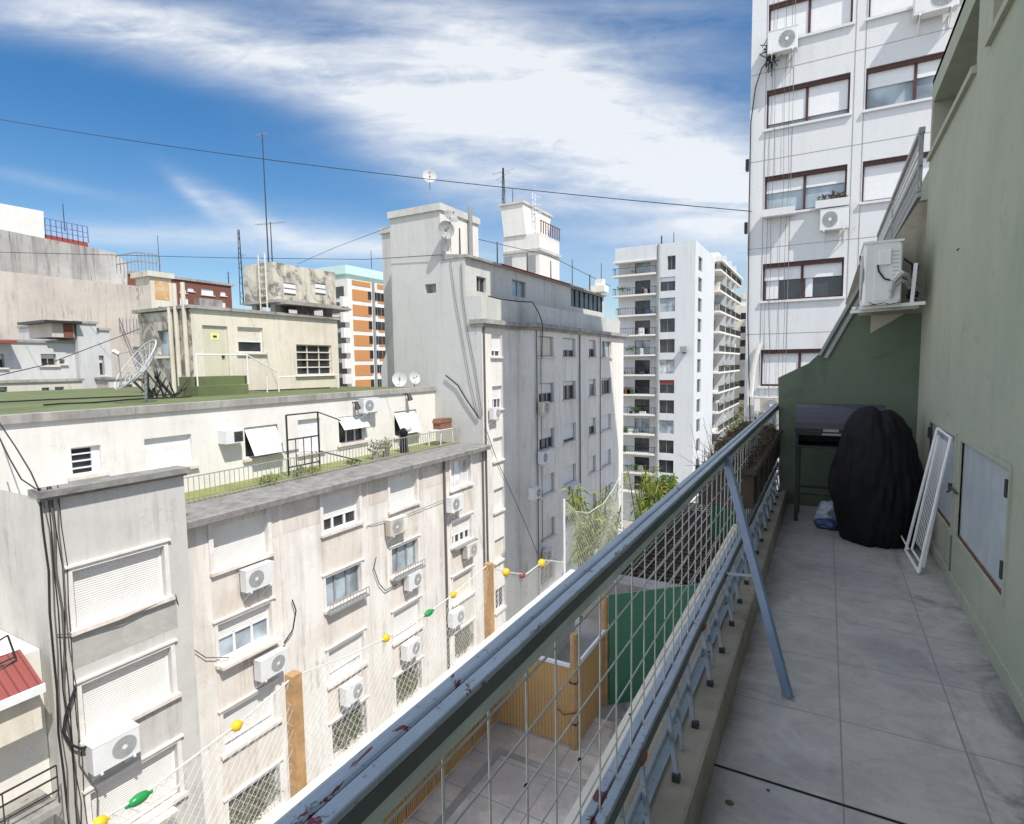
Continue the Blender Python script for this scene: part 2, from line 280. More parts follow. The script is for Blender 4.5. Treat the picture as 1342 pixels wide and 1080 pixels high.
# ------------------------------------------------------------------ mesh helpers
def wloc(o):
    v = Vector((0, 0, 0))
    while o is not None: v += Vector(o.location); o = o.parent
    return v
class MB:
    def __init__(s): s.v = []; s.f = []
    def add(s, vs, fs):
        n = len(s.v); s.v += [tuple(p) for p in vs]; s.f += [tuple(i+n for i in f) for f in fs]; return s
    def box(s, x0, x1, y0, y1, z0, z1):
        x0, x1 = min(x0, x1), max(x0, x1); y0, y1 = min(y0, y1), max(y0, y1); z0, z1 = min(z0, z1), max(z0, z1)
        return s.add([(x0,y0,z0),(x1,y0,z0),(x1,y1,z0),(x0,y1,z0),(x0,y0,z1),(x1,y0,z1),(x1,y1,z1),(x0,y1,z1)],
                     [(0,3,2,1),(4,5,6,7),(0,1,5,4),(1,2,6,5),(2,3,7,6),(3,0,4,7)])
    def quad(s, a, b, c, d): return s.add([a, b, c, d], [(0, 1, 2, 3)])
    def tube(s, a, b, r, n=6, r2=None, cap=True):
        a = Vector(a); b = Vector(b); d = (b-a)
        if d.length < 1e-6: return s
        d.normalize(); t = d.cross(Vector((0, 0, 1)) if abs(d.z) < .9 else Vector((1, 0, 0))).normalized(); w = d.cross(t)
        r2 = r if r2 is None else r2; vs = []
        for p, q in ((a, r), (b, r2)):
            for i in range(n):
                an = 2*math.pi*i/n+math.pi/n; vs.append(p+t*math.cos(an)*q+w*math.sin(an)*q)
        fs = [(i, (i+1) % n, n+(i+1) % n, n+i) for i in range(n)]
        if cap: fs += [tuple(range(n))[::-1], tuple(range(n, 2*n))]
        return s.add(vs, fs)
    def path(s, pts, r, n=5):
        for a, b in zip(pts, pts[1:]): s.tube(a, b, r, n)
        return s
    def beam(s, a, b, w, h, up=(0, 0, 1)):
        """rectangular bar from a to b"""
        a = Vector(a); b = Vector(b); d = (b-a).normalized(); sd = d.cross(Vector(up)).normalized(); u = sd.cross(d)
        vs = [p+sd*i*w/2+u*j*h/2 for p in (a, b) for i, j in ((-1,-1),(1,-1),(1,1),(-1,1))]
        return s.add(vs, [(0,1,2,3),(7,6,5,4),(0,4,5,1),(1,5,6,2),(2,6,7,3),(3,7,4,0)])
    def prism(s, poly, ax, a, b):
        """poly of 2-D points extruded along axis ax ('x','y','z') from a to b"""
        def mk(p, t): return {'x': (t, p[0], p[1]), 'y': (p[0], t, p[1]), 'z': (p[0], p[1], t)}[ax]
        n = len(poly); vs = [mk(p, a) for p in poly]+[mk(p, b) for p in poly]
        return s.add(vs, [tuple(range(n)), tuple(range(n, 2*n))[::-1]]+[(i, n+i, n+(i+1) % n, (i+1) % n) for i in range(n)])
    def disc(s, c, nrm, r, n=20, r0=0., th=.0):
        c = Vector(c); nr = Vector(nrm).normalized(); t = nr.cross(Vector((0, 0, 1)) if abs(nr.z) < .9 else Vector((1, 0, 0))).normalized(); w = nr.cross(t)
        ring = lambda q, o=0: [c+nr*o+t*math.cos(2*math.pi*i/n)*q+w*math.sin(2*math.pi*i/n)*q for i in range(n)]
        if r0: s.add(ring(r, th)+ring(r0, th), [(i, (i+1) % n, n+(i+1) % n, n+i) for i in range(n)])
        else: s.add(ring(r, th), [tuple(range(n))])
        if th: s.add(ring(r, 0)+ring(r, th), [(i, (i+1) % n, n+(i+1) % n, n+i) for i in range(n)])
        return s
    def sphere(s, c, rx, ry=None, rz=None, n=10, m=7):
        ry = rx if ry is None else ry; rz = rx if rz is None else rz; c = Vector(c); vs = []
        for j in range(m+1):
            p = math.pi*j/m
            for i in range(n):
                a = 2*math.pi*i/n; vs.append(c+Vector((rx*math.sin(p)*math.cos(a), ry*math.sin(p)*math.sin(a), rz*math.cos(p))))
        return s.add(vs, [(j*n+i, j*n+(i+1) % n, (j+1)*n+(i+1) % n, (j+1)*n+i) for j in range(m) for i in range(n)])
    def build(s, name, mat, parent=None, smooth=False, tagd=None, **kw):
        o0 = wloc(parent) if parent is not None else None
        if o0 is None:
            xs = [p[0] for p in s.v]; ys = [p[1] for p in s.v]; zs = [p[2] for p in s.v]
            o0 = Vector(((min(xs)+max(xs))/2, (min(ys)+max(ys))/2, min(zs))) if xs else Vector((0, 0, 0))
        me = bpy.data.meshes.new(name); me.from_pydata([tuple(Vector(p)-o0) for p in s.v], [], s.f); me.update()
        if smooth:
            for p in me.polygons: p.use_smooth = True
        me.materials.append(M[mat] if isinstance(mat, str) else mat)
        o = bpy.data.objects.new(name, me); C.objects.link(o)
        if parent is not None: o.parent = parent
        else: o.location = o0
        for k, v in kw.items(): o[k] = v
        return o
def thing(name, loc, label, cat, group=None, kind=None):
    o = bpy.data.objects.new(name, None); o.empty_display_size = .3; C.objects.link(o); o.location = loc
    o['label'] = label; o['category'] = cat
    if group: o['group'] = group
    return o
def dup(root, loc, rz=0., sc=1., label=None, group=None):
    """a copy of a thing with its parts and their sub-parts"""
    r = root.copy(); C.objects.link(r); r.location = loc; r.rotation_euler = (0, 0, rz); r.scale = (sc, sc, sc) if isinstance(sc, (int, float)) else sc
    if label: r['label'] = label
    if group: r['group'] = group
    for ch in list(root.children):
        c = ch.copy(); C.objects.link(c); c.parent = r
        for g in list(ch.children):
            d = g.copy(); C.objects.link(d); d.parent = c
    return r
def box(x0, x1, y0, y1, z0, z1): return MB().box(x0, x1, y0, y1, z0, z1)

class Face:
    """a facade plane: u along it, z up, d outward"""
    def __init__(s, kind, plane): s.k = kind; s.p = plane
    def pt(s, u, z, d=0.): return (s.p+d, u, z) if s.k == 'X' else (u, s.p-d, z)
    def uv(s, x, y):
        q = P(x, y, X=s.p) if s.k == 'X' else P(x, y, Y=s.p)
        return (q.y, q.z) if s.k == 'X' else (q.x, q.z)
    def bx(s, mb, u0, u1, z0, z1, d0, d1):
        if s.k == 'X': mb.box(s.p+d0, s.p+d1, u0, u1, z0, z1)
        else: mb.box(u0, u1, s.p-d1, s.p-d0, z0, z1)
        return mb
    def wall(s, mb, u0, u1, z0, z1, holes, depth=.22):
        us = sorted({u0, u1} | {h[0] for h in holes} | {h[1] for h in holes}); zs = sorted({z0, z1} | {h[2] for h in holes} | {h[3] for h in holes})
        us = [u for u in us if u0-1e-6 <= u <= u1+1e-6]; zs = [z for z in zs if z0-1e-6 <= z <= z1+1e-6]
        for a, b in zip(us, us[1:]):
            for c, d in zip(zs, zs[1:]):
                m = ((a+b)/2, (c+d)/2)
                if any(h[0] < m[0] < h[1] and h[2] < m[1] < h[3] for h in holes): continue
                mb.quad(s.pt(a, c), s.pt(b, c), s.pt(b, d), s.pt(a, d))
        for h in holes:
            a, b, c, d = h[:4]
            for p, q in (((a, c), (b, c)), ((b, c), (b, d)), ((b, d), (a, d)), ((a, d), (a, c))):
                mb.quad(s.pt(*p), s.pt(*q), s.pt(*q, -depth), s.pt(*p, -depth))
        return mb

def leaves(mb, c, rx, ry, rz, n, size, droop=0., long=2.2, hollow=0.):
    for _ in range(n):
        while True:
            p = Vector((random.uniform(-1, 1), random.uniform(-1, 1), random.uniform(-1, 1)))
            if hollow < p.length < 1: break
        q = Vector(c)+Vector((p.x*rx, p.y*ry, p.z*rz)); a = Vector((random.gauss(0, 1), random.gauss(0, 1), random.gauss(0, .6)-droop)).normalized()
        b = a.cross(Vector((random.gauss(0, 1), random.gauss(0, 1), random.gauss(0, 1)))).normalized(); sz = size*random.uniform(.6, 1.3)
        mb.add([q, q+a*sz*.5+b*sz/long*.5, q+a*sz, q+a*sz*.5-b*sz/long*.5], [(0, 1, 2, 3)])
    return mb

# windows ------------------------------------------------------------
def window(par, F, u0, u1, z0, z1, kind='closed', f=.55, n=2, rec=.14, trim=True, sill=True, shut='shutter', pane='glass_dark', fr='white_metal', label=None, tm='trim', bar=.045):
    fm = MB()
    t = .05
    for a in ((u0, u0+t, z0, z1), (u1-t, u1, z0, z1), (u0+t, u1-t, z1-t, z1), (u0+t, u1-t, z0, z0+t)): F.bx(fm, *a, -rec-.04, -rec+.02)
    zs = z1 if kind in ('glass', 'louvre', 'plants') else (z0 if kind == 'closed' else z1-(z1-z0)*f)
    if kind == 'awning': zs = z0
    if zs > z0+.1 and kind != 'plants':
        if kind == 'louvre':
            for i in range(1, 4): F.bx(fm, u0, u1-.25*(u1-u0), z0+(z1-z0)*i/4-.02, z0+(z1-z0)*i/4+.02, -rec-.03, -rec+.025)
            F.bx(fm, u1-.27*(u1-u0), u1-.05, z0, z1, -rec-.03, -rec+.03)
        else:
            for i in range(1, n): u = u0+(u1-u0)*i/n; F.bx(fm, u-bar/2, u+bar/2, z0+.05, zs, -rec-.035, -rec+.015)
            F.bx(fm, u0+t, u1-t, zs-.04, zs, -rec-.035, -rec+.025)
    w = fm.build('window', fr, par)
    if label: w['label'] = label
    if kind != 'closed': F.bx(MB(), u0, u1, z0, zs if zs > z0+.1 else z1, -rec-.08, -rec-.045).build('pane', pane if kind not in ('plants',) else 'concrete', w)
    if kind == 'awning':
        h = (z1-z0); mb = MB(); a = (u0+.05, u1-.05)
        th = .02; tp = [F.pt(a[0], z1-.04, -.08), F.pt(a[1], z1-.04, -.08), F.pt(a[1], z0+h*.12, .42), F.pt(a[0], z0+h*.12, .42)]
        tq = [tuple(Vector(p)+Vector((0, 0, -th))) for p in tp]
        mb.add(tp+tq, [(0,1,2,3),(7,6,5,4),(0,4,5,1),(1,5,6,2),(2,6,7,3),(3,7,4,0)]); mb.build('shutter', 'blind', w)
    elif kind in ('closed', 'half'):
        F.bx(MB(), u0+.03, u1-.03, zs, z1, -rec-.03, -rec+.0).build('shutter', shut, w)
        if kind == 'closed':
            pass
    if kind == 'plants':
        lm = MB(); gm = MB()
        cc = F.pt((u0+u1)/2, z0+(z1-z0)*.45, -.12)
        if F.k == 'X': leaves(lm, cc, .13, (u1-u0)*.52, (z1-z0)*.5, 520, .19, -.4, 4.5)
        lm.build('climbing_plant', 'leaf_olive', w)
        k = int((z1-z0)/.12)
        for i in range(k+1): F.bx(gm, u0, u1, z0+i*.12-.003, z0+i*.12+.003, -.012, -.006)
        k = int((u1-u0)/.12)
        for i in range(k+1): F.bx(gm, u0+i*.12-.003, u0+i*.12+.003, z0, z1, -.02, -.014)
        gm.build('grille', 'grey_metal', w)
    if trim:
        tb = MB(); k = .10
        F.bx(tb, u0-k, u0, z0, z1+k, 0, .035); F.bx(tb, u1, u1+k, z0, z1+k, 0, .035); F.bx(tb, u0, u1, z1, z1+k, 0, .037); F.bx(tb, u0-k-.05, u1+k+.05, z1+k, z1+k+.05, 0, .09)
        tb.build('trim', tm, w)
    if sill:
        F.bx(MB(), u0-.14, u1+.14, z0-.09, z0+.006, -rec+.02, .13).build('sill', 'sillm', w)
    return w

# air conditioner prototype: front faces local +Y, back at y=0, base at z=0, width along x
def make_ac():
    r = thing('air_conditioner', (0, 0, 0), 'x', 'air conditioner')
    W, H, D = .80, .55, .28; off = .10
    m = MB(); b = .012
    m.prism([(-W/2+b, off), (W/2-b, off), (W/2, off+b), (W/2, off+D-b), (W/2-b, off+D), (-W/2+b, off+D), (-W/2, off+D-b), (-W/2, off+b)], 'z', .0, H)
    m.build('casing', 'ac_white', r)
    box(-W/2-.004, W/2+.004, off-.004, off+D+.006, H, H+.014).build('top_cover', 'ac_white', r)
    cx, cz, y = -.12, H*.5, off+D
    g = MB(); g.disc((cx, y+.002, cz), (0, 1, 0), .215, 28)
    g.build('fan_recess', 'grey_metal', r)
    g = MB()
    for q in (.215, .185, .155, .125, .095, .065): g.disc((cx, y+.008, cz), (0, 1, 0), q, 28, q-.014)
    for i in range(12):
        a = math.pi*2*i/12; g.beam((cx+.04*math.cos(a), y+.008, cz+.04*math.sin(a)), (cx+.215*math.cos(a), y+.008, cz+.215*math.sin(a)), .006, .006, (0, 1, 0))
    g.build('fan_grille', 'ac_grille', r)
    MB().disc((cx, y+.002, cz), (0, 1, 0), .045, 16, 0, .012).build('fan_hub', 'ac_white', r)
    box(W/2-.19, W/2-.02, y, y+.004, .05, H-.05).build('side_panel', 'ac_white', r)
    for sx in (-.28, .28):
        k = MB(); k.box(sx-.018, sx+.018, 0, off+D+.02, -.045, -.002); k.box(sx-.018, sx+.018, 0, .02, -.32, -.045)
        k.beam((sx, .02, -.30), (sx, off+D-.05, -.045), .02, .02); k.build('bracket', 'white_metal', r)
    for sx in (-.28, .28): box(sx-.03, sx+.03, off+.02, off+D-.02, -.002, .0).build('foot', 'dark_metal', r)
    return r
AC0 = make_ac(); AC_used = [False]; AC_n = [0]
def put_ac(F, x0, x1, y1, label, sc=None, group='air conditioners hung on outside walls', plane=None):
    """x0..x1 photo extent, y1 photo bottom, on facade F (plus depth)"""
    G = Face(F.k, F.p+(.34 if F.k == 'X' else -.34))
    a = G.uv(x0, y1); b = G.uv(x1, y1); um = (a[0]+b[0])/2; w = abs(b[0]-a[0])
    z = G.uv((x0+x1)/2, y1)[1]
    s = sc or max(.75, min(1.15, w/.8))
    loc = F.pt(um, z, .0); rz = -math.pi/2 if F.k == 'X' else math.pi
    AC_n[0] += 1; k = AC_n[0]; sx = s*(-1 if k % 3 == 0 else 1)*(1+.08*math.sin(k*2.3)); sv = (sx, s*(1+.1*math.sin(k*1.7)), s*(1+.10*math.sin(k*3.1))); rz += .03*math.sin(k*5)
    if not AC_used[0]:
        AC_used[0] = True; o = AC0; o.location = loc; o.rotation_euler = (0, 0, rz); o.scale = sv; o['label'] = label; o['group'] = group
    else: o = dup(AC0, loc, rz, sv, label, group)
    if k % 4 == 2:
        for ch in o.children:
            if ch.name.startswith('casing'): ch.data = ch.data.copy(); ch.data.materials[0] = M['ac_old']
    return o

# ================================================================== STRUCTURE: ground
gm = MB(); gm.quad((-3000, -3000, -22), (3000, -3000, -22), (3000, 3000, -22), (-3000, 3000, -22)); gm.build('ground', 'courtyard', kind='structure')

# ================================================================== OUR BUILDING
WX = .814; EY = 6.93
# balcony floor
b = box(-.62, WX, -2.5, EY, -.25, 0).build('balcony_floor', 'floor', kind='structure')
OB = thing('apartment_building', (3, 2, -22), 'sage green apartment building wall running along the tiled balcony', 'building')
F = Face('N', 0)
# long wall (faces -X)
wins = [(4.95, 6.84, 3.53, 4.02), (2.9, 4.55, 3.53, 4.02)]
m = MB(); holes = wins+[(3.60, 4.76, .39, 1.046), (4.945, 6.09, .38, 1.05)]
us = sorted({-8., EY} | {h[i] for h in holes for i in (0, 1)}); zs = sorted({0., 4.25} | {h[i] for h in holes for i in (2, 3)})
for a, b_ in zip(us, us[1:]):
    for c, d in zip(zs, zs[1:]):
        mm = ((a+b_)/2, (c+d)/2)
        if any(h[0] < mm[0] < h[1] and h[2] < mm[1] < h[3] for h in holes): continue
        m.quad((WX, a, c), (WX, a, d), (WX, b_, d), (WX, b_, c))
for i, (a, b_, c, d) in enumerate(holes):
    dp = .28 if i < 2 else .03
    for p, q in (((a, c), (b_, c)), ((b_, c), (b_, d)), ((b_, d), (a, d)), ((a, d), (a, c))): m.quad((WX, p[0], p[1]), (WX, q[0], q[1]), (WX+dp, q[0], q[1]), (WX+dp, p[0], p[1]))
m.build('wall', 'green_wall', OB)
box(WX+.3, WX+8, -8, 12.4, -22, 4.1).build('inner_wall', 'green_wall', OB)
box(-.60, WX+.3, -2.5, EY-.02, -22, -2.02).build('lower_wall', 'cream_wall', OB)
box(WX-.0, WX+8, -8, EY, 4.20, 4.252).build('roof', 'concrete', OB)
for (a, b_, c, d) in wins:
    w = box(WX+.20, WX+.24, a, b_, c, c+.04).box(WX+.2, WX+.24, a, b_, d-.04, d).box(WX+.2, WX+.24, (a+b_)/2-.03, (a+b_)/2+.03, c+.04, d-.04).build('window', 'grey_metal', OB)
    box(WX+.25, WX+.27, a, b_, c, d).build('pane', 'glass_dark', w); box(WX-.03, WX+.2, a-.02, b_+.02, c-.05, c-.002).build('sill', 'green_wall', w)
# low skirting line and two service doors
box(WX-.012, WX, -2.5, EY, .001, .085).build('skirting', 'green_wall', OB)
def hatch(a, b_, c, d, hinge_at, label):
    r = box(WX+.012, WX+.03, a+.012, b_-.012, c+.012, d-.012).build('service_door', 'door_paint', OB); r['label'] = label
    fr = MB(); k = .028
    fr.box(WX-.012, WX+.01, a-k, a, c-k, d+k).box(WX-.012, WX+.01, b_, b_+k, c-k, d+k).box(WX-.012, WX+.01, a, b_, c-k, c).box(WX-.012, WX+.01, a, b_, d, d+k)
    fr.build('frame', 'green_wall', r)
    box(WX+.004, WX+.011, a, b_, d-.012, d).build('upper_gap', 'rust', r); box(WX+.004, WX+.011, a, b_, c, c+.012).build('lower_gap', 'rust', r)
    for z in (c+.10, d-.14): box(WX-.02, WX+.012, hinge_at-.016, hinge_at+.016, z, z+.09).build('hinge', 'dark_metal', r)
    return r
h1 = hatch(3.60, 4.76, .39, 1.046, 3.61, 'near service door, larger in view')
h2 = hatch(4.945, 6.09, .38, 1.05, 6.08, 'far service door by the corner')
MB().tube((WX-.02, 4.74, .69), (WX-.02, 5.02, .69), .008).tube((WX-.02, 4.90, .69), (WX-.05, 4.90, .66), .008).box(WX-.03, WX+.0, 4.97, 5.0, .67, .71).build('bolt', 'dark_metal', h1)
q = P(1256, 327, X=WX); box(WX-.006, WX, q.y-.035, q.y+.035, q.z-.004, q.z+.004).build('wall_hook', 'dark_metal', OB)
# panel line under the far door
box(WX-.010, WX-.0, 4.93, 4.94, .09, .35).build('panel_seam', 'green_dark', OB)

# end wall with sloping top; the room behind it
poly = [(-.414, -.2), (-.464, 1.41), (-.168, 1.566), (-.083, 1.655), (.27, 2.384), (.36, 2.60), (.50, 2.70), (.746, 3.14), (WX+.3, 3.15), (WX+.3, -.2)]
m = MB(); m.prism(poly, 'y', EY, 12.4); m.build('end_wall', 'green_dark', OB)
m = MB(); pp = [(.27, 2.05), (.27, 2.36), (.36, 2.58), (.50, 2.68), (.74, 3.12), (WX, 3.12), (WX, 2.05)]; m.prism(pp, 'y', EY-.006, EY+.05)
m.build('upper_wall_patch', stucco('beige_upper_patch', (.36, .34, .27), (.13, .12, .10), .7, .5, 1.6), OB)
m = MB(); m.prism([(.385, 1.865), (.385, 2.048), (.668, 2.048)], 'y', EY-.004, EY+.02); m.build('paint_patch', stucco('beige_patch', (.42, .40, .31), (.3, .3, .25), .3, .2), OB)
# flashing along the slope
fl = MB()
for off, wd in ((.035, .03), (-.03, .035)):
    a = Vector((-.083, EY-.015, 1.655)); b_ = Vector((.27, EY-.015, 2.384)); c_ = Vector((.36, EY-.015, 2.60)); nrm = Vector((.9, 0, -.43))*(.05-off)
    fl.beam(a+nrm, b_+nrm, .02, wd, (1, 0, 0)); fl.beam(b_+nrm, c_+nrm, .02, wd, (1, 0, 0))
fl.build('sloping_flashing', 'grey_metal', OB)
# upper terrace railing above
UR = thing('railing', (.75, 9, 3.2), 'grey lattice railing of the upper terrace above the green wall', 'railing')
m = MB(); m.beam((.75, 6.95, 3.82), (.75, 12.3, 3.82), .05, .05).beam((.75, 6.95, 3.20), (.75, 12.3, 3.20), .04, .04).beam((.75, 6.95, 3.5), (.75, 12.3, 3.5), .03, .03); m.build('rail', 'grey_metal', UR)
m = MB()
for i in range(70):
    y = 6.95+i*.0765; m.tube((.75, y, 3.27), (.75, min(y+.25, 12.3), 3.8), .007, 4); m.tube((.75, y, 3.8), (.75, min(y+.25, 12.3), 3.27), .007, 4)
m.build('lattice', 'galv', UR)
for y in (7.0, 9.6, 12.25): MB().beam((.75, y, 3.24), (.75, y, 3.82), .04, .04, (0, 1, 0)).build('post', 'grey_metal', UR)
m = MB(); m.prism([(.36, 2.62), (.27, 2.62), (.36, 2.86), (.46, 2.86), (.48, 2.70)], 'y', 7.3, 12.3); m.build('sloping_coping', 'yellow_wall', OB)

# kerb
KB = MB(); KB.prism([(-.345, .002), (-.352, .145), (-.362, .15), (-.60, .15), (-.60, -.25), (-.345, -.25)], 'y', -2.4, EY-.003); KB.build('kerb', 'kerb', kind='structure')
box(-.345, .60, 2.236, 2.245, .001, .003).build('expansion_joint', 'black', kind='structure')
# leaves and cable dirt on the floor
for x, y, r_, lab in ((-.262, 2.06, .012, 'small dry leaf lying on the near tiles by the kerb'), (-.145, 2.19, .005, 'tiny dark leaf scrap beside the black floor joint')):
    o = MB().sphere((x, y, .004), r_*1.3, r_, .004, 9, 5).build('fallen_leaf', 'leaf_dry'); o['label'] = lab; o['category'] = 'leaf'
# ledge below the balcony
box(-.90, -.61, -2.5, EY, -.42, -.30).build('ledge', 'yellow_wall', OB)
box(-.88, -.60, -2.5, EY, -2.0, -.42).build('ledge_wall', 'cream_wall', OB)

# ------------------------------------------------------------------ balcony railing
RL = thing('balcony_railing', (-.49, 3.2, .15), 'blue grey steel balcony railing with chipped paint and welded wire mesh', 'railing')
Y0, Y1, ZR = -.6, 7.3, 1.10
# outer tube (rounded) and inner angle
def rail_profile(x0, x1, z0, z1, r):
    pts = []
    for cx, cz, a0 in ((x1-r, z1-r, 0), (x0+r, z1-r, 90), (x0+r, z0+r, 180), (x1-r, z0+r, 270)):
        for k in range(4): a = math.radians(a0+30*k); pts.append((cx+r*math.cos(a), cz+r*math.sin(a)))
    return pts
def prof(x0, x1, z0, z1, r, name, mat, ya=Y0, yb=Y1, smooth=True):
    n = 60; pr = rail_profile(x0, x1, z0, z1, r); m = MB(); k = len(pr)
    vs = []
    for i in range(n+1):
        y = ya+(yb-ya)*i/n; w = .0012*math.sin(i*1.3)+.0008*math.sin(i*.41)
        vs += [(p[0]+w, y, p[1]+w*.6) for p in pr]
    m.add(vs, [(i*k+j, i*k+(j+1) % k, (i+1)*k+(j+1) % k, (i+1)*k+j) for i in range(n) for j in range(k)]+[tuple(range(k)), tuple(range(n*k, n*k+k))])
    return m.build(name, mat, RL, smooth=False)
prof(-.523, -.493, ZR-.030, ZR, .009, 'outer_rail', 'paint_blue')
prof(-.487, -.463, ZR-.010, ZR+.002, .003, 'inner_rail', 'paint_blue')
prof(-.4655, -.462, ZR-.036, ZR-.0105, .0012, 'rail_flange', 'shade_dark')
prof(-.4795, -.4665, ZR-.066, ZR-.034, .003, 'rail_lip', 'paint_green')
# lower pair of rails
prof(-.525, -.497, .405, .425, .004, 'lower_outer_rail', 'paint_lower')
prof(-.492, -.464, .403, .423, .004, 'lower_inner_rail', 'paint_lower')
prof(-.466, -.458, .378, .4025, .002, 'lower_flange', 'shade_dark')
# bottom flats along the kerb
prof(-.505, -.462, .158, .166, .002, 'bottom_flat', 'paint_lower')
prof(-.545, -.53, .20, .235, .003, 'bottom_outer_bar', 'paint_lower')
prof(-.468, -.455, .27, .30, .003, 'middle_bar', 'paint_lower')
# wire mesh
xw = -.488
ys = [.775-.1345*7+.1355*k for k in range(56)]
rng = random.Random(3)
for y in ys:
    if y > Y1: break
    MB().tube((xw+.001, y, .41), (xw+.001+rng.uniform(-.002, .002), y+rng.uniform(-.003, .003), ZR-.03), .0026, 5).build('upright_wire', 'galv', RL)
for z in (.546, .664, .786, .899, 1.005):
    pts = [(xw+.006, Y0+i*(Y1-Y0)/40, z+.0035*math.sin(i*.9+z*40)) for i in range(41)]; MB().path(pts, .0024, 5).build('long_wire', 'galv', RL)
for y, z in ((.91, .786), (.775, .786), (1.18, .664), (.505, .899), (2.0, .664), (2.4, .786), (1.58, .546), (3.2, .899)): MB().sphere((xw+.003, y, z), .0045, .006, .0045).build('wire_tie', 'black', RL)
# leaning struts between lower rail and kerb
yy = 1.55
for k in range(19):
    y = 1.28+k*.33; s = .75+.2*rng.random()
    MB().beam((-.470, y+.02, .395), (-.415+rng.uniform(-.01, .01), y-.05, .158), .016, .014, (0, 1, 0)).build('strut', 'paint_lower', RL)
    if k % 2 == 0: MB().beam((-.466, y+.15, .39), (-.43, y+.11, .158), .012, .012, (0, 1, 0)).build('strut', 'paint_lower', RL)
for k in range(19): y = 1.28+k*.33; box(-.428, -.402, y-.066, y-.044, .151, .175).build('strut_foot', 'dark_metal', RL)
for y in (1.63, 2.62): MB().sphere((-.468, y, .385), .020, .045, .018).build('rust_knuckle', 'rust', RL)
m = MB()
for k in range(150):
    y = .8+k*.0435
    m.tube((-.535, y, .17), (-.50, y+.01, .40), .0026, 4)
m.build('lower_mesh', 'galv', RL)
m = MB()
for z in (.25, .33): m.tube((-.52, .8, z), (-.52, Y1, z), .0024, 4)
m.build('lower_mesh_wires', 'galv', RL)
for y in (6.9,): MB().beam((-.50, y, .15), (-.50, y, ZR-.03), .035, .035, (0, 1, 0)).build('post', 'paint_lower', RL)
# diagonal brace
BR = thing('brace', (-.107, 2.875, 0), 'blue steel tube propping the railing against the balcony floor', 'brace')
a = Vector((-.467, 3.25, 1.075)); b_ = Vector((-.112, 2.875, 0))
MB().beam(a, b_+(a-b_)*.0, .038, .030, (.3, 1, 0)).build('tube', 'brace_paint', BR)
MB().beam((-.47, 3.30, .405), (-.262, 3.07, .50), .012, .012).build('tie_bar', 'paint_lower', BR)
box(-.145, -.085, 2.85, 2.90, .0005, .004).build('foot_stain', 'kerb', BR)

# planter hanging on the railing
PL = thing('planter', (-.52, 5.6, .62), 'dark wooden planter box with dry plants hung on the railing', 'planter')
m = MB(); a, b_ = 4.15, 6.75; x0, x1 = -.78, -.415; z0, z1 = .60, .85
m.box(x0, x1, a, a+.02, z0, z1).box(x0, x1, b_-.02, b_, z0, z1).box(x0, x0+.02, a+.02, b_-.02, z0, z1).box(x1-.02, x1, a+.02, b_-.02, z0, z1).box(x0, x1, a, b_, z0-.02, z0)
m.box(x1, x1+.02, a-.02, b_, z1-.03, z1+.01).box(x0-.02, x1, a-.02, a, z1-.03, z1+.01)
for i in range(6): m.box(x1, x1+.012, a+.1+i*.42, a+.14+i*.42, z0, z1-.03)
m.build('box', plain('planter_wood', (.045, .035, .028), .8, var=.3), PL)
box(x0+.02, x1-.02, a+.02, b_-.02, z1-.06, z1-.02).build('soil', 'soil', PL)
m = MB()
for i in range(900):
    p = Vector((rng.uniform(x0-.02, x1+.01), rng.uniform(a, b_), z1-.03)); h = abs(rng.gauss(.0, .10))+.02
    q = p+Vector((rng.gauss(0, .07), rng.gauss(0, .09), h)); m.tube(p, q, .0022, 3, .001)
m.build('dry_stems', 'leaf_dry', PL)
m = MB(); leaves(m, (-.60, 5.45, .90), .19, 1.3, .12, 2200, .045, .1, 2.5); m.build('dry_leaves', 'leaf_dry', PL)
o = MB(); o.sphere((-.56, 5.15, .50), .07, .16, .09, 12, 8); o = o.build('plastic_bag', 'bag', smooth=True); o['label'] = 'crumpled pale plastic bag tied to the railing under the planter'; o['category'] = 'bag'

# ------------------------------------------------------------------ things on the balcony
# barrel grill
G = thing('barrel_grill', (.1, 6.3, 0), 'dark steel barrel grill with rounded hood at the end of the balcony', 'grill')
m = MB(); pts = []
for i in range(13): a = math.pi*i/12; pts.append((6.42+.21*math.cos(a), .93+.235*math.sin(a)))
m.prism(pts, 'x', -.25, .50); m.build('hood', 'bbq_blue', G, smooth=False)
m = MB(); m.box(-.255, .505, 6.19, 6.65, .90, .925); m.build('hood_rim', 'dark_metal', G)
m = MB(); m.box(-.245, -.22, 6.22, 6.62, .74, .90).box(.47, .5, 6.22, 6.62, .74, .90).box(-.22, .47, 6.6, 6.62, .74, .9).box(-.22, .47, 6.24, 6.6, .74, .76).box(-.245, .5, 6.2, 6.22, .74, .765).box(-.245, .5, 6.2, 6.22, .87, .90); m.build('fire_box', 'dark_metal', G)
for x in (-.225, .47):
    for y in (6.23, 6.60): MB().beam((x, y, 0), (x, y, .74), .035, .035, (0, 1, 0)).build('leg', 'dark_metal', G)
MB().beam((-.225, 6.23, .28), (.47, 6.23, .28), .02, .02).beam((-.225, 6.6, .28), (.47, 6.6, .28), .02, .02).build('brace_bar', 'dark_metal', G)
box(-.02, .14, 6.185, 6.2, .875, .895).build('handle', 'grey_metal', G)
box(-.01, .12, 6.184, 6.199, .885-.02+.045, .935).build('badge', 'grey_metal', G)
